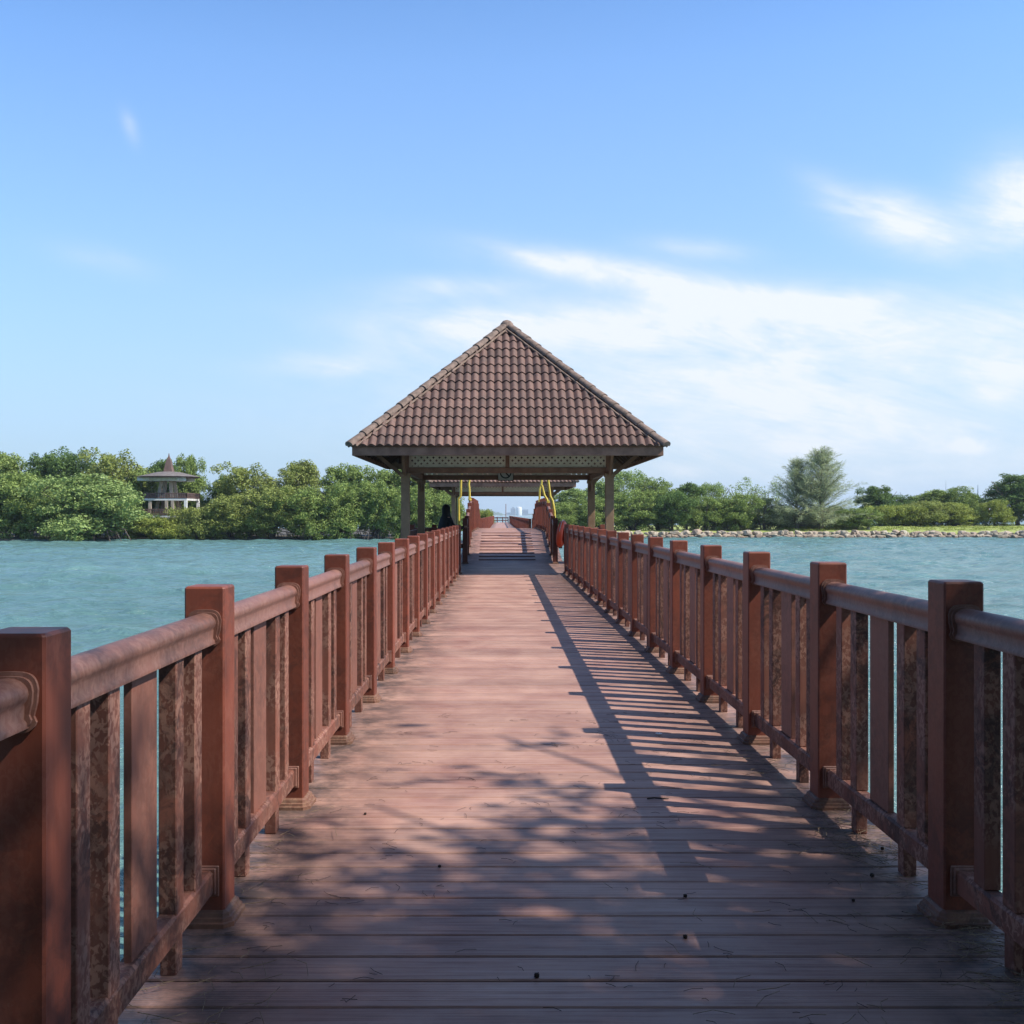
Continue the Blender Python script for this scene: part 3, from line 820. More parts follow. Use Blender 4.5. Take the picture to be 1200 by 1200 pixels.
# hands with five fingers, resting on the rail
for base, dirv in (((.35, .38, 1.10), Vector((0, 1, -.05))), ((-.22, .26, .88), Vector((.3, .8, -.3)))):
    a = MB(); b0 = Vector(base); dirv.normalize(); sd = dirv.cross(Vector((0, 0, 1))).normalized()
    a.tube([b0, b0+dirv*.04, b0+dirv*.09], [.026, .036, .034], 8)
    for q, ln in enumerate((.06, .075, .07, .055)):
        s0 = b0+dirv*.085+sd*(.026-q*.018); a.tube([s0, s0+dirv*ln*.6, s0+dirv*ln+Vector((0, 0, -.02))], [.009, .008, .006], 6)
    s0 = b0+dirv*.03+sd*.03; a.tube([s0, s0+dirv*.03+sd*.025, s0+dirv*.06+sd*.03], [.011, .009, .007], 6)
    a.build('hand', M['skin'], po)

# ---------------------------------------------------------------- litter on the deck
def deckpt(px, py): D = EYE*F/(py-VY); return Vector(((px-VX)/F*D, D, 0))
a = MB()
def needle(p, ang, L, r, up=.004):
    d = Vector((math.cos(ang), math.sin(ang), 0)); c = Vector((-d.y, d.x, 0))*random.uniform(-.2, .2)*L
    z = Vector((0, 0, up)); a.tube([p-d*L/2+z, p+c+z+Vector((0, 0, random.uniform(0, .004))), p+d*L/2+z], r, 3, False)
for k in range(150):
    y = random.uniform(2.6, 7.5)**1.0; x = random.uniform(-.9, 1.5)
    c = Vector((x, y, .0))
    for q in range(random.choice((1, 1, 2, 4))):
        needle(c+Vector((random.gauss(0, .04), random.gauss(0, .04), 0)), random.uniform(0, PI), random.uniform(.02, .08), .0009)
tag(a.build('dark_needle_litter', M['dneedle']), 'dark dry casuarina needles scattered over the shaded near planks', 'leaf litter', kind='stuff')
a = MB()
for (cx, cy, n, sp) in ((1.66, 3.35, 160, .14), (1.6, 2.95, 60, .12), (1.60, 4.5, 150, .14), (1.55, 4.0, 40, .2), (-1.0, 4.2, 40, .18), (-.9, 2.9, 60, .25), (1.2, 3.1, 26, .3), (1.62, 6.0, 60, .2), (0.9, 3.0, 20, .3)):
    for k in range(n):
        needle(Vector((cx+random.gauss(0, sp*.7), cy+random.gauss(0, sp*1.6), random.uniform(0, .02))), random.uniform(0, 2*PI), random.uniform(.05, .16), .0012, .004)
tag(a.build('pale_needle_litter', M['needle']), 'pale straw-like needle litter caught along the foot of the right railing', 'leaf litter', kind='stuff')
def cone(px, py, label, s=1.0):
    m = MB(); m.lathe([(.004, 0), (.010, .003), (.013, .010), (.012, .017), (.006, .023)], 9)
    for k in range(22):
        t_ = k*2.4; z = .003+.018*k/22; r = .0115
        m.box(-.002, .002, -.002, .002, -.002, .002, 0, Matrix.Translation((r*math.cos(t_), r*math.sin(t_), z)) @ Matrix.Rotation(t_, 4, 'Z'))
    o = m.build('casuarina_cone', M['cone'], None, deckpt(px, py)+Vector((0, 0, .001))); o.scale = (s*.5, s*.5, s*.5); o.rotation_euler = (0, 0, px)
    tag(o, label, 'seed cone', 'seed cones fallen on the planks')
cone(629, 1146, 'largest dark seed cone, lying alone near the middle of the bottom planks', 1.25)
cone(515, 1017, 'small dark seed cone on the shaded planks left of the walkway centre')
cone(428, 955, 'tiny dark seed cone closest to the left railing on the shaded planks', .9)
cone(803, 1052, 'dark seed cone on shaded planks among right-hand light dapples', 1.1)
cone(803, 1100, 'dark seed cone nearer the viewer of the two among right light dapples', 1.1)
cone(1000, 1057, 'dark seed cone beside the small light patch near the right railing', .9)
cone(1022, 1028, 'dark seed cone against the needle litter below the right railing', 1.3)
cone(1034, 996, 'dark seed cone within the straw litter between the right railing posts', 1.1)
fl = MB()
for k in range(6):
    t_ = k*PI/3; fl.box(.004, .026, -.007, .007, .002, .005, .001, Matrix.Rotation(t_, 4, 'Z') @ Matrix.Rotation(-.4, 4, 'Y'))
fl.lathe([(.006, 0), (.007, .006), (.002, .010)], 8)
tag(fl.build('fallen_flower', M['white'], None, deckpt(772, 862)+Vector((0, 0, .002))), 'small white fallen blossom among the striped railing shadows', 'flower')
tw = MB(); p = deckpt(771, 937); tw.tube([(-.055, 0, .005), (-.02, .004, .008), (.02, -.002, .006), (.055, .004, .004)], [.004, .005, .004, .002], 6)
tag(tw.build('fallen_twig', M['dneedle'], None, p), 'short dark twig lying on the planks below the sunlit patch', 'twig')

# ---------------------------------------------------------------- water and land
WZ = -2.0
a = MB(); R = [(-12000, -400), (12000, -400), (12000, 12000), (-12000, 12000)]
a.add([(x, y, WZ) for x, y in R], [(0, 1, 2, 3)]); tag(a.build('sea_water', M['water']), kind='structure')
def wave_patch(x0, x1, y0, y1, st, seed=3):
    """rippled water near the bridge as real geometry, calming towards its edges"""
    rng = np.random.default_rng(seed); nx_ = int((x1-x0)/st)+1; ny_ = int((y1-y0)/st)+1
    X, Y = np.meshgrid(np.linspace(x0, x1, nx_), np.linspace(y0, y1, ny_))
    Z = np.zeros_like(X)
    wx = X + .5*np.sin(Y*.31+1)+.4*np.sin(X*.23+Y*.17); wy = Y + .6*np.sin(X*.27+2)+.35*np.sin(X*.61-Y*.4)
    for k in range(46):
        lam = .8*(7.5/.8)**(rng.random()**1.3); th = PI/2 + rng.normal()*.55 + .15
        q = 2*PI/lam; ph = rng.random()*2*PI
        a_ = .0100*lam**.8
        w_ = np.sin(q*(wx*math.cos(th)+wy*math.sin(th))+ph)
        env = .6+.4*np.sin(X*rng.uniform(.05, .25)+Y*rng.uniform(.05, .2)+rng.random()*6)
        Z += a_*w_*env
    Z += .25*np.maximum(Z, 0)**1.5
    fx = np.clip(np.minimum(X-x0, x1-X)/8, 0, 1); fy = np.clip(np.minimum(Y-y0, y1-Y)/6, 0, 1); Z *= fx*fy
    V = np.stack([X, Y, Z+WZ+.06], -1).reshape(-1, 3).astype(np.float32)
    i_ = np.arange(ny_-1)[:, None]*nx_+np.arange(nx_-1)[None]; Fq = np.stack([i_, i_+1, i_+nx_+1, i_+nx_], -1).reshape(-1, 4)
    me = bpy.data.meshes.new('rippled_water'); me.vertices.add(len(V)); me.vertices.foreach_set('co', V.ravel())
    me.loops.add(Fq.size); me.loops.foreach_set('vertex_index', Fq.astype(np.int32).ravel())
    me.polygons.add(len(Fq)); me.polygons.foreach_set('loop_start', np.arange(0, Fq.size, 4, dtype=np.int32))
    me.update(calc_edges=True); me.polygons.foreach_set('use_smooth', [True]*len(Fq)); me.update()
    return me
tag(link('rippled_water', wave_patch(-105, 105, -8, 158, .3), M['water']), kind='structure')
def land(name, pts, ztop, mat, skirt=1.5, rough=.25, seed=0):
    """shore sheet: outline at the water, rising to ztop inside"""
    mb = MB(); n = len(pts); cx = sum(p[0] for p in pts)/n; cy = sum(p[1] for p in pts)/n
    rings = [(1.0, WZ-1.0), (.995, WZ+.15), (.97, ztop-.1), (.85, ztop), (.5, ztop+.15), (.02, ztop+.2)]
    vs = []
    for s, z in rings:
        for p in pts: vs.append((cx+(p[0]-cx)*s, cy+(p[1]-cy)*s, z+mnoise.noise(Vector((p[0]*.1, p[1]*.1, s*9)))*rough*(z > WZ)))
    fs = [(i*n+k, i*n+(k+1) % n, (i+1)*n+(k+1) % n, (i+1)*n+k) for i in range(len(rings)-1) for k in range(n)]
    fs.append(tuple((len(rings)-1)*n+k for k in range(n)))
    mb.add(vs, fs, True); return mb.build(name, mat)
def dens(pts, st=6):
    out = []
    for i in range(len(pts)):
        a_, b_ = Vector(pts[i]), Vector(pts[(i+1) % len(pts)]); k = max(1, int((b_-a_).length/st))
        for q in range(k):
            p = a_.lerp(b_, q/k); out.append((p.x+mnoise.noise(Vector((p.x*.13, p.y*.13, 3)))*2.2, p.y+mnoise.noise(Vector((p.x*.13, p.y*.13, 8)))*1.2))
    return out
tag(land('left_shore', dens([(-190, 133), (-66, 132), (-47, 135), (-17, 137), (-9, 150), (-12, 235), (-190, 235)]), WZ+.45, M['mud']), kind='structure')
tag(land('right_shore', dens([(9, 152), (60, 151), (180, 148), (180, 240), (14, 240), (8, 180)]), -1.0, M['grass']), kind='structure')
tag(land('near_shore', dens([(-60, -4), (-3, -3), (6, -2), (30, 1), (60, 0), (60, -60), (-60, -60)]), -.45, M['mud']), kind='structure')

# ---------------------------------------------------------------- breakwater rocks
rocks = []
for s in range(7):
    bm = bmesh.new(); bmesh.ops.create_icosphere(bm, subdivisions=2, radius=.5)
    for v in bm.verts:
        n_ = mnoise.noise(v.co*2.1+Vector((s*7, 0, 0))); v.co *= 1+.45*n_
        for ax, lim in ((0, .40), (1, .38), (2, .33)):
            v.co[ax] = max(-lim, min(lim, v.co[ax]))
    me = bpy.data.meshes.new('rock'); bm.to_mesh(me); bm.free(); me.materials.append(M['rock']); rocks.append(me)
rr = random.Random(11)
nx = 140
for i in range(nx):
    px = 632 + (1212-632)*i/(nx-1)
    for row in range(2):
        D = 151.2 - row*1.3
        x = (px-VX)/F*D + rr.uniform(-.25, .25)
        z = (-1.35 if row == 0 else -1.85) + rr.uniform(-.1, .1)
        o = link('rock', rocks[rr.randrange(7)], None, None, (x, D - .012*(px-800)*.15 + rr.uniform(-.3, .3), z), (rr.uniform(-.3, .3), rr.uniform(-.3, .3), rr.uniform(0, 6)))
        s_ = rr.uniform(.6, 1.45); o.scale = (s_*rr.uniform(.95, 1.5), s_*1.1, s_*rr.uniform(.75, 1.05))
        tag(o, 'pale boulder in the long low rock breakwater before the right shore trees', 'rock', 'boulders of the breakwater')

# ---------------------------------------------------------------- vegetation
def leaf_cloud(rng, centers, radii, per, size, asp=.55, flat=.8):
    """many small leaf quads around clump centres; returns vertex and face arrays"""
    P = []; 
    for c, r in zip(centers, radii):
        n = int(per*(r**2))
        d = rng.normal(size=(n, 3)); d /= np.linalg.norm(d, axis=1)[:, None]
        rad = r*(rng.random(n)**.35)[:, None]
        p = np.array(c)[None] + d*rad*np.array([1, 1, flat])[None]
        P.append(np.concatenate([p, d], 1))
    A = np.concatenate(P, 0); p = A[:, :3]; d = A[:, 3:]; n = len(p)
    nrm = d*.8 + rng.normal(size=(n, 3))*.65 + np.array([0, 0, .35])[None]; nrm /= np.linalg.norm(nrm, axis=1)[:, None]
    t = rng.normal(size=(n, 3)); t -= nrm*(t*nrm).sum(1)[:, None]; t /= np.linalg.norm(t, axis=1)[:, None]
    b = np.cross(nrm, t); s = size*(rng.random(n)*.8+.6)[:, None]
    v = np.stack([p-t*s*.5, p+b*s*asp*.5, p+t*s*.5, p-b*s*asp*.5], 1).reshape(-1, 3)
    return v
def quads_mesh(name, v):
    n = len(v)//4; me = bpy.data.meshes.new(name)
    me.vertices.add(len(v)); me.vertices.foreach_set('co', v.astype(np.float32).ravel())
    me.loops.add(n*4); me.loops.foreach_set('vertex_index', np.arange(n*4, dtype=np.int32))
    me.polygons.add(n); me.polygons.foreach_set('loop_start', np.arange(0, n*4, 4, dtype=np.int32))
    try: me.polygons.foreach_set('loop_total', np.full(n, 4, dtype=np.int32))
    except Exception: pass
    me.update(calc_edges=True); return me
def crown_round(seed, W, H, z0, nc, per=55, size=.30, lobes=1.0, airy=False):
    """a bushy crown: W wide, from z0 up to H"""
    rng = np.random.default_rng(seed); cs = []; rs = []
    zc = (z0+H)/2; hz = (H-z0)/2
    # main limbs-worth of masses, then smaller puffs on them
    masses = []
    for k in range(int(7*lobes)):
        a = rng.random()*2*PI; r = W*.5*math.sqrt(rng.random())*.62; z = zc + hz*(rng.random()*1.35-.75)
        masses.append((r*math.cos(a), r*math.sin(a), z, W*.5*(.34+rng.random()*.22)))
    masses.append((0, 0, zc+hz*.42, W*.27))
    for k in range(nc):
        m = masses[rng.integers(len(masses))]
        d = rng.normal(size=3); d /= np.linalg.norm(d); d[2] = abs(d[2])*.9 if rng.random() < .6 else d[2]
        r = m[3]*(.75+.4*rng.random())
        c = np.array([m[0]+d[0]*r, m[1]+d[1]*r, m[2]+d[2]*r*(hz/(W*.5))**.5])
        c[2] = min(max(c[2], z0+.2), H-.25)
        cs.append(c); rs.append((.35+.55*rng.random())*(W/8)**.4*(.8 if airy else 1.0))
    for k in range(0 if airy else nc//2):
        d = rng.normal(size=3); d /= np.linalg.norm(d); r = .86*rng.random()**.4
        zz_ = zc+d[2]*r*hz - .1*hz
        cs.append(np.array([d[0]*r*W*.47, d[1]*r*W*.47, max(zz_, z0+.15)])); rs.append(.45+.4*rng.random())
    return leaf_cloud(rng, cs, rs, per, size)
def trunk_mesh(seed, H, W, roots=True, stems=3, r=.16):
    rnd = random.Random(seed); mb = MB()
    for s in range(stems):
        a = rnd.uniform(0, 2*PI); w = W*.28
        top = (math.cos(a)*w, math.sin(a)*w, H*.72)
        b0 = (math.cos(a)*.25, math.sin(a)*.25, 0)
        mid = ((b0[0]+top[0])*.38+rnd.uniform(-.2, .2), (b0[1]+top[1])*.38, H*.38)
        mb.tube([b0, mid, top], [r, r*.75, r*.35], 6)
        for q in range(3):
            aa = a+rnd.uniform(-1.2, 1.2); e = (mid[0]+math.cos(aa)*w*1.1, mid[1]+math.sin(aa)*w*1.1, H*rnd.uniform(.55, .85))
            mb.tube([mid, ((mid[0]+e[0])/2, (mid[1]+e[1])/2, (mid[2]+e[2])/2+.2), e], [r*.45, r*.32, r*.14], 5)
    if roots:
        for s in range(16):
            a = rnd.uniform(0, 2*PI); R_ = W*rnd.uniform(.15, .48); z = rnd.uniform(.7, 1.5)
            mb.tube([(math.cos(a)*R_*.35, math.sin(a)*R_*.35, z), (math.cos(a)*R_*.8, math.sin(a)*R_*.8, z*.8), (math.cos(a)*R_, math.sin(a)*R_, -.5)], [.05, .04, .035], 5)
    return mb.mesh('trunk')
LIB = {}
def lib(kind):
    if kind in LIB: return LIB[kind]
    if kind.startswith('round'):
        i = int(kind[5:]); v = crown_round(10+i, 8, 7, .12, 230, 190, .24); t_ = trunk_mesh(10+i, 7, 8)
    elif kind.startswith('tall'):
        i = int(kind[4:]); v = crown_round(30+i, 7.5, 10, .8, 260, 170, .26, 1.8); t_ = trunk_mesh(30+i, 10, 7, False, 2, .22)
    elif kind == 'airy':
        v = crown_round(41, 7.5, 10, .8, 240, 120, .22, 2.0, True); t_ = trunk_mesh(41, 10, 7.5, False, 4, .13)
    elif kind == 'thin':
        v = crown_round(42, 5, 9, 1.6, 110, 80, .20, 1.6, True); t_ = trunk_mesh(42, 9.5, 5, False, 4, .09)
    elif kind == 'layer':
        rng = np.random.default_rng(50); cs = []; rs = []
        for L_, (zz, rad) in enumerate(((4.0, 3.6), (5.6, 4.0), (7.1, 3.5), (8.5, 2.9), (9.6, 2.0))):
            for k in range(34):
                a_ = rng.random()*2*PI; r_ = rad*math.sqrt(rng.random()); cs.append((r_*math.cos(a_), r_*math.sin(a_), zz+.35*(1-r_/rad)+rng.normal()*.12)); rs.append(.45+.35*rng.random())
        v = leaf_cloud(rng, cs, rs, 190, .26, .55, .5); t_ = trunk_mesh(50, 9.5, 6, False, 2, .2)
    elif kind.startswith('shrub'):
        i = int(kind[5:]); v = crown_round(60+i, 8, 3.6, .05, 220, 190, .22); t_ = trunk_mesh(60+i, 3.4, 7, True, 3, .09)
    elif kind.startswith('cas'):
        i = int(kind[3:]); rng = np.random.default_rng(70+i); rnd = random.Random(70+i); mb = MB(); H = 12.0
        mb.tube([(0, 0, 0), (.1, 0, 4), (0, .1, 8), (0, 0, H-.4)], [.26, .18, .10, .02], 8)
        Vv = []
        for b_ in range(210):
            f = rnd.random()**1.05; z = .6+f*(H-1.0); a_ = rnd.uniform(0, 2*PI)
            L = (1-f)**.7*5.0*rnd.choice((.5, .65, .75, .85, .95, 1.2))+.6; el = math.radians(rnd.uniform(22, 52)+f*22)
            if f < .22: el *= .35+f*2
            d = Vector((math.cos(a_)*math.cos(el), math.sin(a_)*math.cos(el), math.sin(el)))
            p0 = Vector((0, 0, z)); pts = [p0 + d*L*q/4 + Vector((0, 0, -.05*L*(q/4)**2)) for q in range(5)]
            mb.tube(pts, [.05*(1-f)+.015, .035*(1-f)+.012, .02, .014, .008], 4, False)
            n = int(66*L/2.5); q = rng.random(n)*.9+.12; q = np.clip(q, 0, 1)
            base = np.array(p0)[None]+np.array(d)[None]*(q*L)[:, None]; base[:, 2] -= .05*L*q**2
            base += rng.normal(size=(n, 3))*.12
            dr = rng.normal(size=(n, 3))*.55 + np.array(d)[None]*1.0 + np.array([0, 0, -.25])[None]; dr /= np.linalg.norm(dr, axis=1)[:, None]
            ln = (.35+.45*rng.random(n))[:, None]; sd = np.cross(dr, rng.normal(size=(n, 3))); sd /= np.linalg.norm(sd, axis=1)[:, None]
            Vv.append(np.stack([base, base+dr*ln*.5+sd*.022, base+dr*ln, base+dr*ln*.5-sd*.022], 1).reshape(-1, 3))
        v = np.concatenate(Vv, 0); t_ = mb.mesh('trunk')
    me = quads_mesh('crown', v); me.materials.append(M['leaf_mid']); t_.materials.append(M['bark'])
    LIB[kind] = (me, t_); return LIB[kind]
SIZE = {'round': (8, 7), 'tall': (7.5, 10), 'airy': (7.5, 10), 'thin': (5, 9), 'layer': (8, 10), 'shrub': (8, 3.6), 'cas': (8.5, 12.3)}
def tree(px, top, wpx, D, kind, leaf, gz, label, name='tree', cat='tree', group=None, depth=None):
    W = wpx/F*D; H = EYE+(VY-top)/F*D - gz
    if gz == GR and px >= 1025:          # these stand on the grassy bank, a little farther back
        D += 9; gz = -.42; W = wpx/F*D; H = EYE+(VY-top)/F*D - gz
    key = ''.join(ch for ch in kind if ch.isalpha()); w0, h0 = SIZE[key]
    cm, tm = lib(kind)
    r = empty(name, ((px-VX)/F*D, D, gz), rr.uniform(0, 2*PI)); wf = 1.06 if key == 'cas' else 1.2
    r.scale = (W/w0*wf, W/w0*wf*(depth or 1), H/h0*1.02)
    tag(r, label, cat, group)
    c = link('crown', cm, None, r); c.material_slots[0].link = 'OBJECT'; c.material_slots[0].material = M[leaf]
    t_ = link('trunk', tm, None, r)
    if kind.startswith(('round', 'shrub')): t_.material_slots[0].link = 'OBJECT'; t_.material_slots[0].material = M['root']
    return r
GR = -1.05
GL = WZ+.2; G = 'trees on the left shore'; G2 = 'trees on the right shore'
# left shore, back row
for a_ in [
 (-45, 530, 80, 152, 'round0', 'leaf_mid', 'tall leafy tree at the far left end of the left shore back row'),
 (8, 531, 62, 152, 'tall0', 'leaf_mid', 'mid green tree behind the bushes at the left edge of the left shore'),
 (52, 533, 56, 150, 'tall1', 'leaf_dark', 'dark green tree between the left edge tree and the darkest layered tree'),
 (92, 525, 54, 148, 'tall2', 'leaf_dark', 'darkest tree of the left shore, its top the highest left of the tower'),
 (138, 527, 66, 147, 'tall2', 'leaf_olive', 'olive green broad tree just left of the lookout tower'),
 (165, 552, 60, 146, 'round1', 'leaf_mid', 'green tree filling the space below the tower roof on its left'),
 (196, 538, 44, 156, 'tall0', 'leaf_dark', 'dark tree standing directly behind the lookout tower spire'),
 (218, 534, 38, 152, 'tall1', 'leaf_mid', 'rounded tree rising just right of the lookout tower spire'),
 (238, 582, 30, 150, 'round2', 'leaf_dark', 'low dark tree in the sky gap right of the lookout tower'),
 (262, 560, 34, 150, 'round0', 'leaf_dark', 'dark tree at the left foot of the yellow-olive tree'),
 (292, 543, 66, 146, 'tall2', 'leaf_olive', 'yellow-olive tree right of the sky gap beside the tower'),
 (350, 540, 58, 147, 'tall0', 'leaf_olive', 'tall olive tree midway between tower and near pavilion'),
 (398, 545, 60, 148, 'tall1', 'leaf_mid', 'green tree with rounded top left of the pavilion eave'),
 (440, 546, 60, 147, 'tall2', 'leaf_mid', 'green tree under the left eave of the near pavilion'),
 (478, 548, 56, 149, 'tall0', 'leaf_mid', 'green tree behind the front left pavilion column'),
 (516, 556, 50, 148, 'tall1', 'leaf_mid', 'green tree seen between the left pavilion columns and the yellow tube'),
]: tree(*a_[:6], GL, a_[6], group=G)
# left shore, front row
for a_ in [
 (-40, 556, 90, 138, 'round2', 'leaf_mid', 'mangrove beyond the left end of the waterline bushes'),
 (18, 556, 84, 137, 'round0', 'leaf_mid', 'green mangrove bush at the left edge of the waterline'),
 (62, 580, 60, 136, 'round1', 'leaf_mid', 'low mangrove squeezed between the two largest left waterline bushes'),
 (108, 560, 110, 133.5, 'round2', 'leaf_grey', 'largest rounded grey-green mangrove bush reaching into the water, left of the tower'),
 (168, 600, 34, 140, 'round0', 'leaf_dark', 'dark recessed bush at the left foot of the lookout tower'),
 (196, 609, 58, 137, 'shrub0', 'leaf_bright', 'low yellow-green shrub at the foot of the lookout tower'),
 (240, 597, 58, 137, 'shrub1', 'leaf_olive', 'yellowish bush hiding the right foot of the lookout tower'),
 (272, 580, 70, 138, 'round1', 'leaf_olive', 'olive mangrove under the sky gap right of tower'),
 (318, 572, 74, 137.5, 'round0', 'leaf_olive', 'olive mangrove at the waterline below the yellow-olive tree'),
 (362, 574, 60, 137, 'round2', 'leaf_mid', 'green mangrove at the waterline midway between tower and near pavilion'),
 (404, 566, 62, 138, 'round1', 'leaf_mid', 'mangrove at the waterline just left of the near pavilion eave'),
 (444, 566, 56, 138, 'round0', 'leaf_mid', 'mangrove at the waterline left of the front left pavilion column'),
 (486, 572, 58, 140, 'round2', 'leaf_mid', 'mangrove seen between the two left pavilion columns'),
 (524, 580, 50, 141, 'round1', 'leaf_mid', 'bright mangrove behind the black-clad person'),
]: tree(*a_[:6], GL, a_[6], name='mangrove', cat='mangrove', group='mangroves along the left waterline')
tree(561, 600, 26, 170, 'shrub0', 'leaf_bright', WZ-.2, 'small bright shrub seen beyond the left ramp railing crest', name='shrub', cat='shrub')
GR = -1.05
for a_ in [
 (668, 572, 46, 160, 'tall0', 'leaf_grey', 'grey-green tree right of the lifebuoy beneath the pavilion roof'),
 (704, 562, 50, 162, 'tall1', 'leaf_grey', 'pale green tree behind the right pavilion columns'),
 (738, 546, 56, 164, 'airy', 'leaf_grey', 'pale airy tree rising beside the right eave of the near pavilion'),
 (772, 560, 50, 162, 'tall2', 'leaf_mid', 'green tree with rounded top just right of the pavilion eave'),
 (805, 566, 40, 163, 'tall0', 'leaf_dark', 'dark green tree second right of the pavilion eave'),
 (835, 562, 44, 165, 'airy', 'leaf_grey', 'airy tree with twiggy top midway from pavilion to casuarina'),
 (872, 560, 44, 168, 'thin', 'leaf_grey', 'thin sparse tree with see-through crown left of the casuarina'),
 (900, 566, 40, 168, 'thin', 'leaf_grey', 'thin sparse tree directly against the casuarina left side'),
]: tree(*a_[:6], GR, a_[6], group=G2)
for a_ in [
 (660, 590, 40, 156, 'round0', 'leaf_mid', 'green bush just right of the orange lifebuoy'),
 (700, 584, 56, 156, 'round1', 'leaf_mid', 'green bush between the right pavilion columns'),
 (742, 576, 60, 157, 'round2', 'leaf_mid', 'large green bush right of the right pavilion columns'),
 (786, 578, 54, 157, 'round0', 'leaf_dark', 'dark green bush behind the rock line right of the pavilion'),
 (826, 582, 48, 158, 'round1', 'leaf_mid', 'green bush above the rocks midway to the casuarina'),
 (862, 580, 46, 158, 'round2', 'leaf_mid', 'leafy bush left of the gap with bare stems'),
 (894, 580, 40, 160, 'airy', 'leaf_olive', 'olive bush with bare stems left of the casuarina'),
 (1002, 596, 44, 157, 'round0', 'leaf_mid', 'green bush at the right foot of the casuarina'),
 (918, 592, 44, 161, 'round1', 'leaf_dark', 'dark bush at the left foot of the casuarina pair'),
 (944, 602, 44, 163, 'round2', 'leaf_dark', 'low dark bush between the two casuarina trunks'),
 (978, 594, 44, 163, 'round0', 'leaf_dark', 'dark bush behind the right side of the tallest casuarina'),
 (1040, 590, 44, 163, 'round1', 'leaf_dark', 'dark bush behind the pale stump'),
 (880, 592, 50, 165, 'round2', 'leaf_dark', 'dark undergrowth bush behind the bare stems left of the casuarina'),
 (846, 588, 50, 164, 'round0', 'leaf_mid', 'green bush filling behind the airy twiggy tree'),
]: tree(*a_[:6], GR, a_[6], name='bush', cat='bush', group='bushes behind the breakwater')
tree(934, 539, 70, 158, 'cas0', 'leaf_cas', GR, 'shorter darker casuarina leaning against the tallest one', name='casuarina_tree', group=G2)
tree(962, 526, 92, 157, 'cas1', 'leaf_cas', GR, 'tallest feathery grey-green casuarina on the right shore', name='casuarina_tree', group=G2)
for a_ in [
 (1030, 570, 44, 166, 'tall1', 'leaf_dark', 'dark tree right of the casuarina with the pale stump before it'),
 (1062, 580, 46, 168, 'tall2', 'leaf_dark', 'dark low tree third right of the casuarina'),
 (1094, 574, 46, 168, 'tall0', 'leaf_mid', 'green tree under the thin distant mast'),
 (1124, 571, 46, 166, 'round1', 'leaf_mid', 'broad green tree left of the red roof gap'),
 (1080, 582, 60, 172, 'round0', 'leaf_dark', 'dark broad tree behind the middle of the yellow-green shrubs'),
 (1140, 580, 44, 172, 'round2', 'leaf_dark', 'dark tree directly left of the far red roof'),
 (1196, 556, 72, 164, 'tall1', 'leaf_dark', 'large dark tree cut off by the right edge of the photo'),
 (1250, 552, 80, 166, 'tall2', 'leaf_dark', 'dark tree beyond the right edge tree'),
]: tree(*a_[:6], GR, a_[6], group=G2)
for a_ in [
 (1050, 594, 50, 158, 'shrub1', 'leaf_bright', 'yellow-green shrub right of the pale stump on the grass'),
 (1082, 588, 56, 158, 'round0', 'leaf_olive', 'yellow-green shrub in the middle of the grass strip'),
 (1118, 590, 50, 158, 'round2', 'leaf_bright', 'yellow-green shrub left of the red roof gap'),
 (1167, 586, 34, 157, 'round1', 'leaf_bright', 'rounded yellow-green shrub before the large dark right tree'),
]: tree(*a_[:6], GR, a_[6], name='shrub', cat='shrub', group='yellow-green shrubs on the grass')
st = MB(); st.tube([(0, 0, 0), (.1, 0, .8), (-.05, 0, 1.7), (.05, 0, 2.3)], [.32, .22, .2, .12], 9); st.tube([(0, 0, 1.4), (.5, 0, 2.2)], [.1, .05], 6)
tag(st.build('tree_stump', M['palebark'], None, (at(1017, 600, 156).x, 156, -1.05)), 'pale bare stump standing on the grass right of the casuarina', 'stump')
gb = MB(); nX = 60; vs = []
for (yy_, zz_) in ((152.9, -1.25), (153.6, -.98), (158, -.72), (164, -.42), (185, -.30), (210, -.8)):
    for i in range(nX+1):
        x_ = 42+i*(120-42)/nX; f_ = min(1, i/8)
        vs.append((x_, yy_, (zz_-(-1.2))*f_-1.2+.06*mnoise.noise(Vector((x_*.3, yy_*.2, 1)))))
gb.add(vs, [(r_*(nX+1)+i, r_*(nX+1)+i+1, (r_+1)*(nX+1)+i+1, (r_+1)*(nX+1)+i) for r_ in range(5) for i in range(nX)], True)
tag(gb.build('grass_bank', M['grass']), kind='structure')
# grass tufts on the strip
gv = leaf_cloud(np.random.default_rng(5), [((px-VX)/F*153.6 + random.uniform(-1, 1), 153.4+q_*8.5, -.99+q_*.5+random.uniform(-.03, .05)) for px in np.linspace(925, 1230, 420) for q_ in (random.random(),)],
                [.5]*420, 90, .22, .4, .45)
gm = quads_mesh('grass', gv); tag(link('grass', gm, M['leaf_bright']), 'yellow-green grass strip above the breakwater rocks', 'grass', kind='stuff')

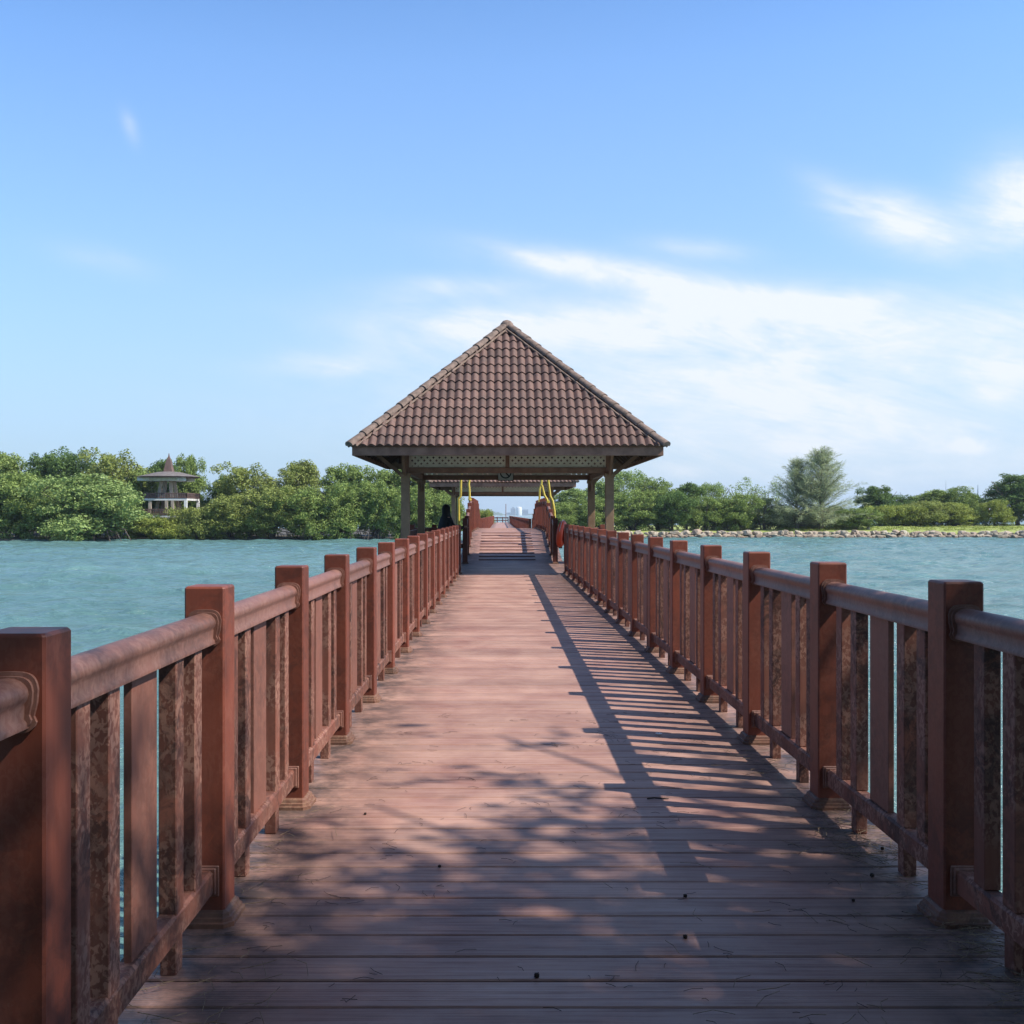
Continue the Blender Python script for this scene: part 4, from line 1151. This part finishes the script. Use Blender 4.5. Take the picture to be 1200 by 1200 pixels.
# shade tree behind the viewer (its crown dapples the near planks), plus unseen trees added to block sky light
def grove_tree(seed, base, crowns, tips, per, leaf, label, size=.17):
    """a big spreading tree: trunk at base, crown masses (centre, radii, clumps), thin sprays reaching out"""
    rng = np.random.default_rng(seed); cs = []; rs = []
    B = np.array(base)
    for (C, Rr, n) in crowns:
        for k in range(n):
            d = rng.normal(size=3); d /= np.linalg.norm(d); r = rng.random()**.45
            cs.append(np.array([C[i]+d[i]*r*Rr[i] for i in range(3)])); rs.append(.5+.5*rng.random())
    for t_ in tips:
        C = Vector(crowns[0][0])
        for q in range(8):
            f = q/7; p = C.lerp(Vector(t_), .5+.5*f)
            cs.append((p.x+rng.normal()*.25, p.y+rng.normal()*.2, p.z+rng.normal()*.15)); rs.append(.34*(1-.45*f)+.05)
    v = leaf_cloud(rng, cs, rs, per, size, .4)
    r = empty('shade_tree', base); tag(r, label, 'tree', 'shade trees on the shore behind the viewer')
    c = quads_mesh('crown', v-B[None]); c.materials.append(M[leaf]); link('crown', c, None, r)
    mb = MB(); C0 = Vector(crowns[0][0])-Vector(base); fork = Vector((C0.x*.25, C0.y*.25, 3.6))
    mb.tube([(0, 0, -.6), (fork.x*.3-.1, fork.y*.3+.1, 1.8), fork], [.36, .28, .22], 12)
    for t_ in list(tips) + [c_[0] for c_ in crowns] + [tuple(Vector(c_[0])+Vector((rng.normal()*2, rng.normal()*2, 1))) for c_ in crowns]:
        e = Vector(t_)-Vector(base); mb.tube([fork, fork.lerp(e, .4)+Vector((0, 0, .8)), e.lerp(fork, .15)+Vector((0, 0, .1)), e], [.14, .08, .03, .012], 7)
    mb.build('trunk', M['bark'], r)
grove_tree(99, (9.4, -4.0, -.5), [((8.3, -1.3, 8.0), (3.7, 4.1, 2.2), 330), ((-.6, -.6, 9.0), (3.8, 3.2, 1.3), 200), ((10.4, -2.3, 10.2), (3.5, 3.7, 1.6), 150)],  # second crown added overhead, out of view, to dim the sky
           [(6.6, 3.4, 7.6), (7.9, 3.7, 8.0), (5.6, 3.1, 7.4), (9.0, 3.6, 8.3), (6.9, 4.5, 8.2), (8.3, 4.1, 8.6)], 200, 'leaf_mid', 'large leafy tree on the right behind the viewer shading the near planks')
grove_tree(101, (-5.5, -5.5, -.5), [((-4.5, -4.0, 7.2), (4.2, 3.8, 3.0), 320)], [], 120, 'leaf_dark', 'unseen leafy tree added on the left behind the viewer to block sky light', .3)  # this and the next three are added to darken faces turned to the camera
grove_tree(102, (3.5, -12.0, -.5), [((2.5, -11.5, 8.0), (7.0, 4.0, 7.5), 520)], [], 90, 'leaf_dark', 'unseen broad leafy tree added farthest back behind the viewer to block sky light', .36)
grove_tree(103, (14.0, -9.0, -.5), [((14.0, -8.5, 6.5), (5.5, 4.5, 5.0), 480)], [], 90, 'leaf_dark', 'unseen leafy tree added at the far right behind the viewer to block sky light', .36)
grove_tree(104, (-14.0, -9.5, -.5), [((-13.5, -9.5, 6.5), (6.0, 4.5, 5.0), 480)], [], 90, 'leaf_dark', 'unseen leafy tree added at the far left behind the viewer to block sky light', .36)

# ---------------------------------------------------------------- lookout tower
def tower():
    D = 143; s = D/F; o = at(198, 603, D); o.z = WZ+.3
    r = empty('lookout_tower', o); tag(r, 'wooden lookout tower with wide low roof and pointed spire above the left mangroves', 'tower')
    def zz(py): return EYE+(VY-py)*s - o.z
    def xx(px): return (px-198)*s
    R_ = 36.5*s
    a = MB(); n = 12; zt, ze = zz(552.5), zz(559)
    prof = [(R_, ze), (R_*.72, ze+.30), (R_*.35, zt-.1), (.4, zt)]
    a.lathe(prof, n, (0, 0, 0), 1, 1); rf = a.build('roof', M['towergrey'], r)
    a = MB(); a.lathe([(R_*.97, ze-.10), (R_*.97, ze-.01)], n)
    a.build('eave_board', M['towerroof'], rf)
    a = MB()
    z0, z1 = zz(553), zz(531); w = 5.0*s
    rings = [(w, z0), (w*.55, z0+(z1-z0)*.55), (w*.16, z0+(z1-z0)*.82), (.02, z1)]
    vs = [];
    for rw, z in rings: vs += [(-rw, -rw, z), (rw, -rw, z), (rw, rw, z), (-rw, rw, z)]
    a.add(vs, [(i*4+k, i*4+(k+1) % 4, (i+1)*4+(k+1) % 4, (i+1)*4+k) for i in range(3) for k in range(4)])
    a.build('spire', M['towerroof'], r)
    for sy in (-1, 1):
        a = MB(); a.box(xx(167), xx(223), sy*2.0-.12, sy*2.0+.12, zz(564), zz(560), .02); a.build('roof_beam', M['white'], r)
    for sx in (-1, 1):
        a = MB(); a.box(sx*2-.12, sx*2+.12, -2.6, 2.6, zz(563.5), zz(560.2), .02); a.build('roof_beam', M['white'], r)
    for sx in (-1, 1):
        for sy in (-1, 1):
            a = MB(); a.bar((sx*13*s+(-.3), sy*1.7, 0), (sx*4.2*s-.1, sy*.7, zz(554)), .42, .42, .03, (0, 1, 0)); a.build('leg', M['towerwood'], r)
    def platform(pl, pr, pdeck, prail, nm):
        x0, x1 = xx(pl), xx(pr); zd = zz(pdeck); zr = zz(prail); y = (x1-x0)/2
        p = MB(); p.box(x0, x1, -y, y, zd-.28, zd, .02); po_ = p.build('platform', M['white'], r)
        q = MB()
        for (ax, ay, bx, by) in ((x0, -y, x1, -y), (x1, -y, x1, y), (x1, y, x0, y), (x0, y, x0, -y)):
            q.bar((ax, ay, zr), (bx, by, zr), .1, .12); q.bar((ax, ay, zd+.12), (bx, by, zd+.12), .08, .08)
            k = int(math.hypot(bx-ax, by-ay)/.28)
            for i in range(k+1):
                f = i/k; q.bar((ax+(bx-ax)*f, ay+(by-ay)*f, zd), (ax+(bx-ax)*f, ay+(by-ay)*f, zr), .13 if i % 6 else .17, .06)
        q.build('railing', M['towerroof'], po_)
        return x0, x1, y, zd
    x0, x1, y, zd = platform(176, 226.5, 584.5, 578.5, 'upper')
    platform(172, 226, 604, 597, 'lower')
    for px in (184, 203, 210, 225):
        for yy in (-y+.15, y-.15):
            a = MB(); a.box(xx(px)-.2, xx(px)+.2, yy-.15, yy+.15, 0, zd-.285, .02); a.build('support_post', M['white'] if px > 220 else M['towerwood'], r)
tower()

# ---------------------------------------------------------------- far coast
def far_hill(label, px0, px1, top, D, seed, base=604.2):
    n = 60; mb = MB(); s = D/F; zb = WZ-1
    vs = []
    for row, (dy, f) in enumerate(((0, 0), (30, .25), (90, .7), (220, 1.0), (420, .6), (600, 0))):
        for i in range(n+1):
            t_ = i/n; px = px0+(px1-px0)*t_
            env = max(0, math.sin(PI*t_))**.45
            h = (VY-top)*s*env*(.72+.28*mnoise.noise(Vector((t_*6, seed, 0)))+.12*mnoise.noise(Vector((t_*30, seed, 2))))
            vs.append(((px-VX)*s, D+dy, zb+(h-zb)*f if f else zb))
    fs = [(r_*(n+1)+i, r_*(n+1)+i+1, (r_+1)*(n+1)+i+1, (r_+1)*(n+1)+i) for r_ in range(5) for i in range(n)]
    mb.add(vs, fs, True); o = mb.build('hill', M['farhill']); tag(o, kind='structure'); return o
far_hill('', 558, 590, 597, 4200, 1)
far_hill('', 586, 680, 600.5, 5200, 5)
far_hill('', 400, 565, 600.0, 5400, 9)
far_hill('', 1010, 1260, 596, 4600, 12)
def far_building(label, px0, px1, top, D, tiers=1, mat='city', dome=False):
    s = D/F; c = (px0+px1)/2; W = (px1-px0)*s; H = EYE+(VY-top)*s - WZ
    r = empty('far_building', ((c-VX)*s, D, WZ)); tag(r, label, 'building')
    a = MB(); a.box(-W/2, W/2, -W*.35, W*.35, 0, H*(.86 if tiers > 1 else 1), .3); 
    a.build('wall', M[mat], r)
    if tiers > 1:
        a = MB(); a.box(-W*.22, W*.30, -W*.25, W*.25, H*.86+.01, H, .3); a.build('roof_block', M[mat], r)
    a = MB(); nf = max(2, int(H/6))
    for i in range(1, nf): a.box(-W*.44, W*.44, -W*.35-.12, -W*.35-.02, H*.84*i/nf, H*.84*i/nf+1.6)
    a.build('window_band', M['glassfar'], r)
far_building('distant grey-blue block left of the white storage tank', 598.5, 604.2, 594.2, 4500, 2)
far_building('low distant block right of the white storage tank', 612.2, 619, 597, 4500, 1)
far_building('small distant block at left foot of the tank group', 593.5, 598.0, 600.5, 4500, 1)
s = 4300/F; a = MB(); Rt = 3.3*s; Ht = (VY-593.7)*s+EYE-WZ
a.lathe([(Rt, 0), (Rt, Ht*.86), (Rt*.8, Ht*.94), (Rt*.4, Ht*.99), (.5, Ht)], 28)
tag(a.build('storage_tank', M['white'], None, ((608.2-VX)*s, 4300, WZ)), 'large white cylindrical storage tank on the distant coast', 'storage tank')
def ship(px, L, D, label):
    s = D/F; r = empty('ship', ((px-VX)*s, D, WZ)); tag(r, label, 'ship')
    a = MB(); h = L*.09
    a.prism([(-L/2, h), (-L/2+h*.8, -.5), (L/2-h*.3, -.5), (L/2, h)], -L*.08, L*.08); a.build('hull', M['white'], r)
    a = MB(); a.box(-L*.4, -L*.1, -L*.06, L*.06, h+.02, h+L*.12, .1); a.box(-L*.33, -L*.2, -L*.04, L*.04, h+L*.12+.03, h+L*.19, .1); a.build('cabin', M['white'], r)
ship(582.5, 9, 2300, 'tiny white ship before the distant wooded hill')
ship(590.8, 7, 2300, 'tiny white ship at the foot of the thin dark pole')
# buildings and masts beyond the right shore
rb = empty('waterside_building', ((1147-VX)/F*260, 260, WZ)); tag(rb, 'blue-glazed building with red roof edge glimpsed between the right shore shrubs', 'building')
s = 260/F
a = MB(); a.box(-8*s, 8*s, 0, 6, 0, EYE+(VY-597)*s-WZ, .05); a.build('wall', M['white'], rb)
a = MB(); a.box(-11*s, 11*s, -.8, 7, EYE+(VY-597)*s-WZ+.01, EYE+(VY-594.5)*s-WZ, .05); a.build('roof', M['roofred'], rb)
a = MB()
for i in range(5): a.box(-7*s+i*3*s, -4.8*s+i*3*s, -.08, -.01, 1.2, EYE+(VY-599)*s-WZ)
a.build('window', M['glassfar'], rb)
def mast(px, top, D, w, label, cross=False):
    s = D/F; H = EYE+(VY-top)*s-WZ; r = MB(); r.lathe([(w, 0), (w*.6, H*.8), (w*.25, H)], 8)
    r.box(-w*1.6, w*1.6, -w*1.6, w*1.6, 0, H*.3, .05)
    if cross: r.box(-10*s, 2*s, -w*.4, w*.4, H*.86, H*.86+w, .02); r.bar((-7*s, 0, H*.86), (0, 0, H), w*.3, w*.3)
    tag(r.build('mast', M['city'], None, ((px-VX)*s, D, WZ)), label, 'mast')
mast(1108.5, 563, 1400, .55, 'thin distant mast above the shrubs of the right shore')
mast(1146, 568, 1400, 1.3, 'stout distant chimney above the red roof edge')
mast(1055.5, 577, 1400, 1.1, 'distant crane with side arm above the dark trees', True)
mast(1011, 572, 1400, .7, 'thin distant tower just right of the casuarina')

# ---------------------------------------------------------------- air
hz = MB(); hz.box(-6500, 6500, -450, 6400, WZ-1.0, 125)
ho = hz.build('haze', None); hm = bpy.data.materials.new('haze_air'); hm.use_nodes = True; t = hm.node_tree; t.nodes.clear()
o_ = t.nodes.new('ShaderNodeOutputMaterial'); pv = t.nodes.new('ShaderNodeVolumePrincipled')
pv.inputs['Color'].default_value = (.80, .90, 1.0, 1); pv.inputs['Density'].default_value = 1.5e-4; pv.inputs['Anisotropy'].default_value = .2
t.links.new(pv.outputs[0], o_.inputs['Volume']); ho.data.materials.append(hm); tag(ho, kind='stuff')
HAZE = True
if not HAZE: bpy.data.objects.remove(ho)

sc.cycles.use_denoising = True
sc.cycles.max_bounces = 6; sc.cycles.diffuse_bounces = 3; sc.cycles.glossy_bounces = 3; sc.cycles.volume_bounces = 0
sc.cycles.transparent_max_bounces = 8
sc.cycles.caustics_reflective = False; sc.cycles.caustics_refractive = False
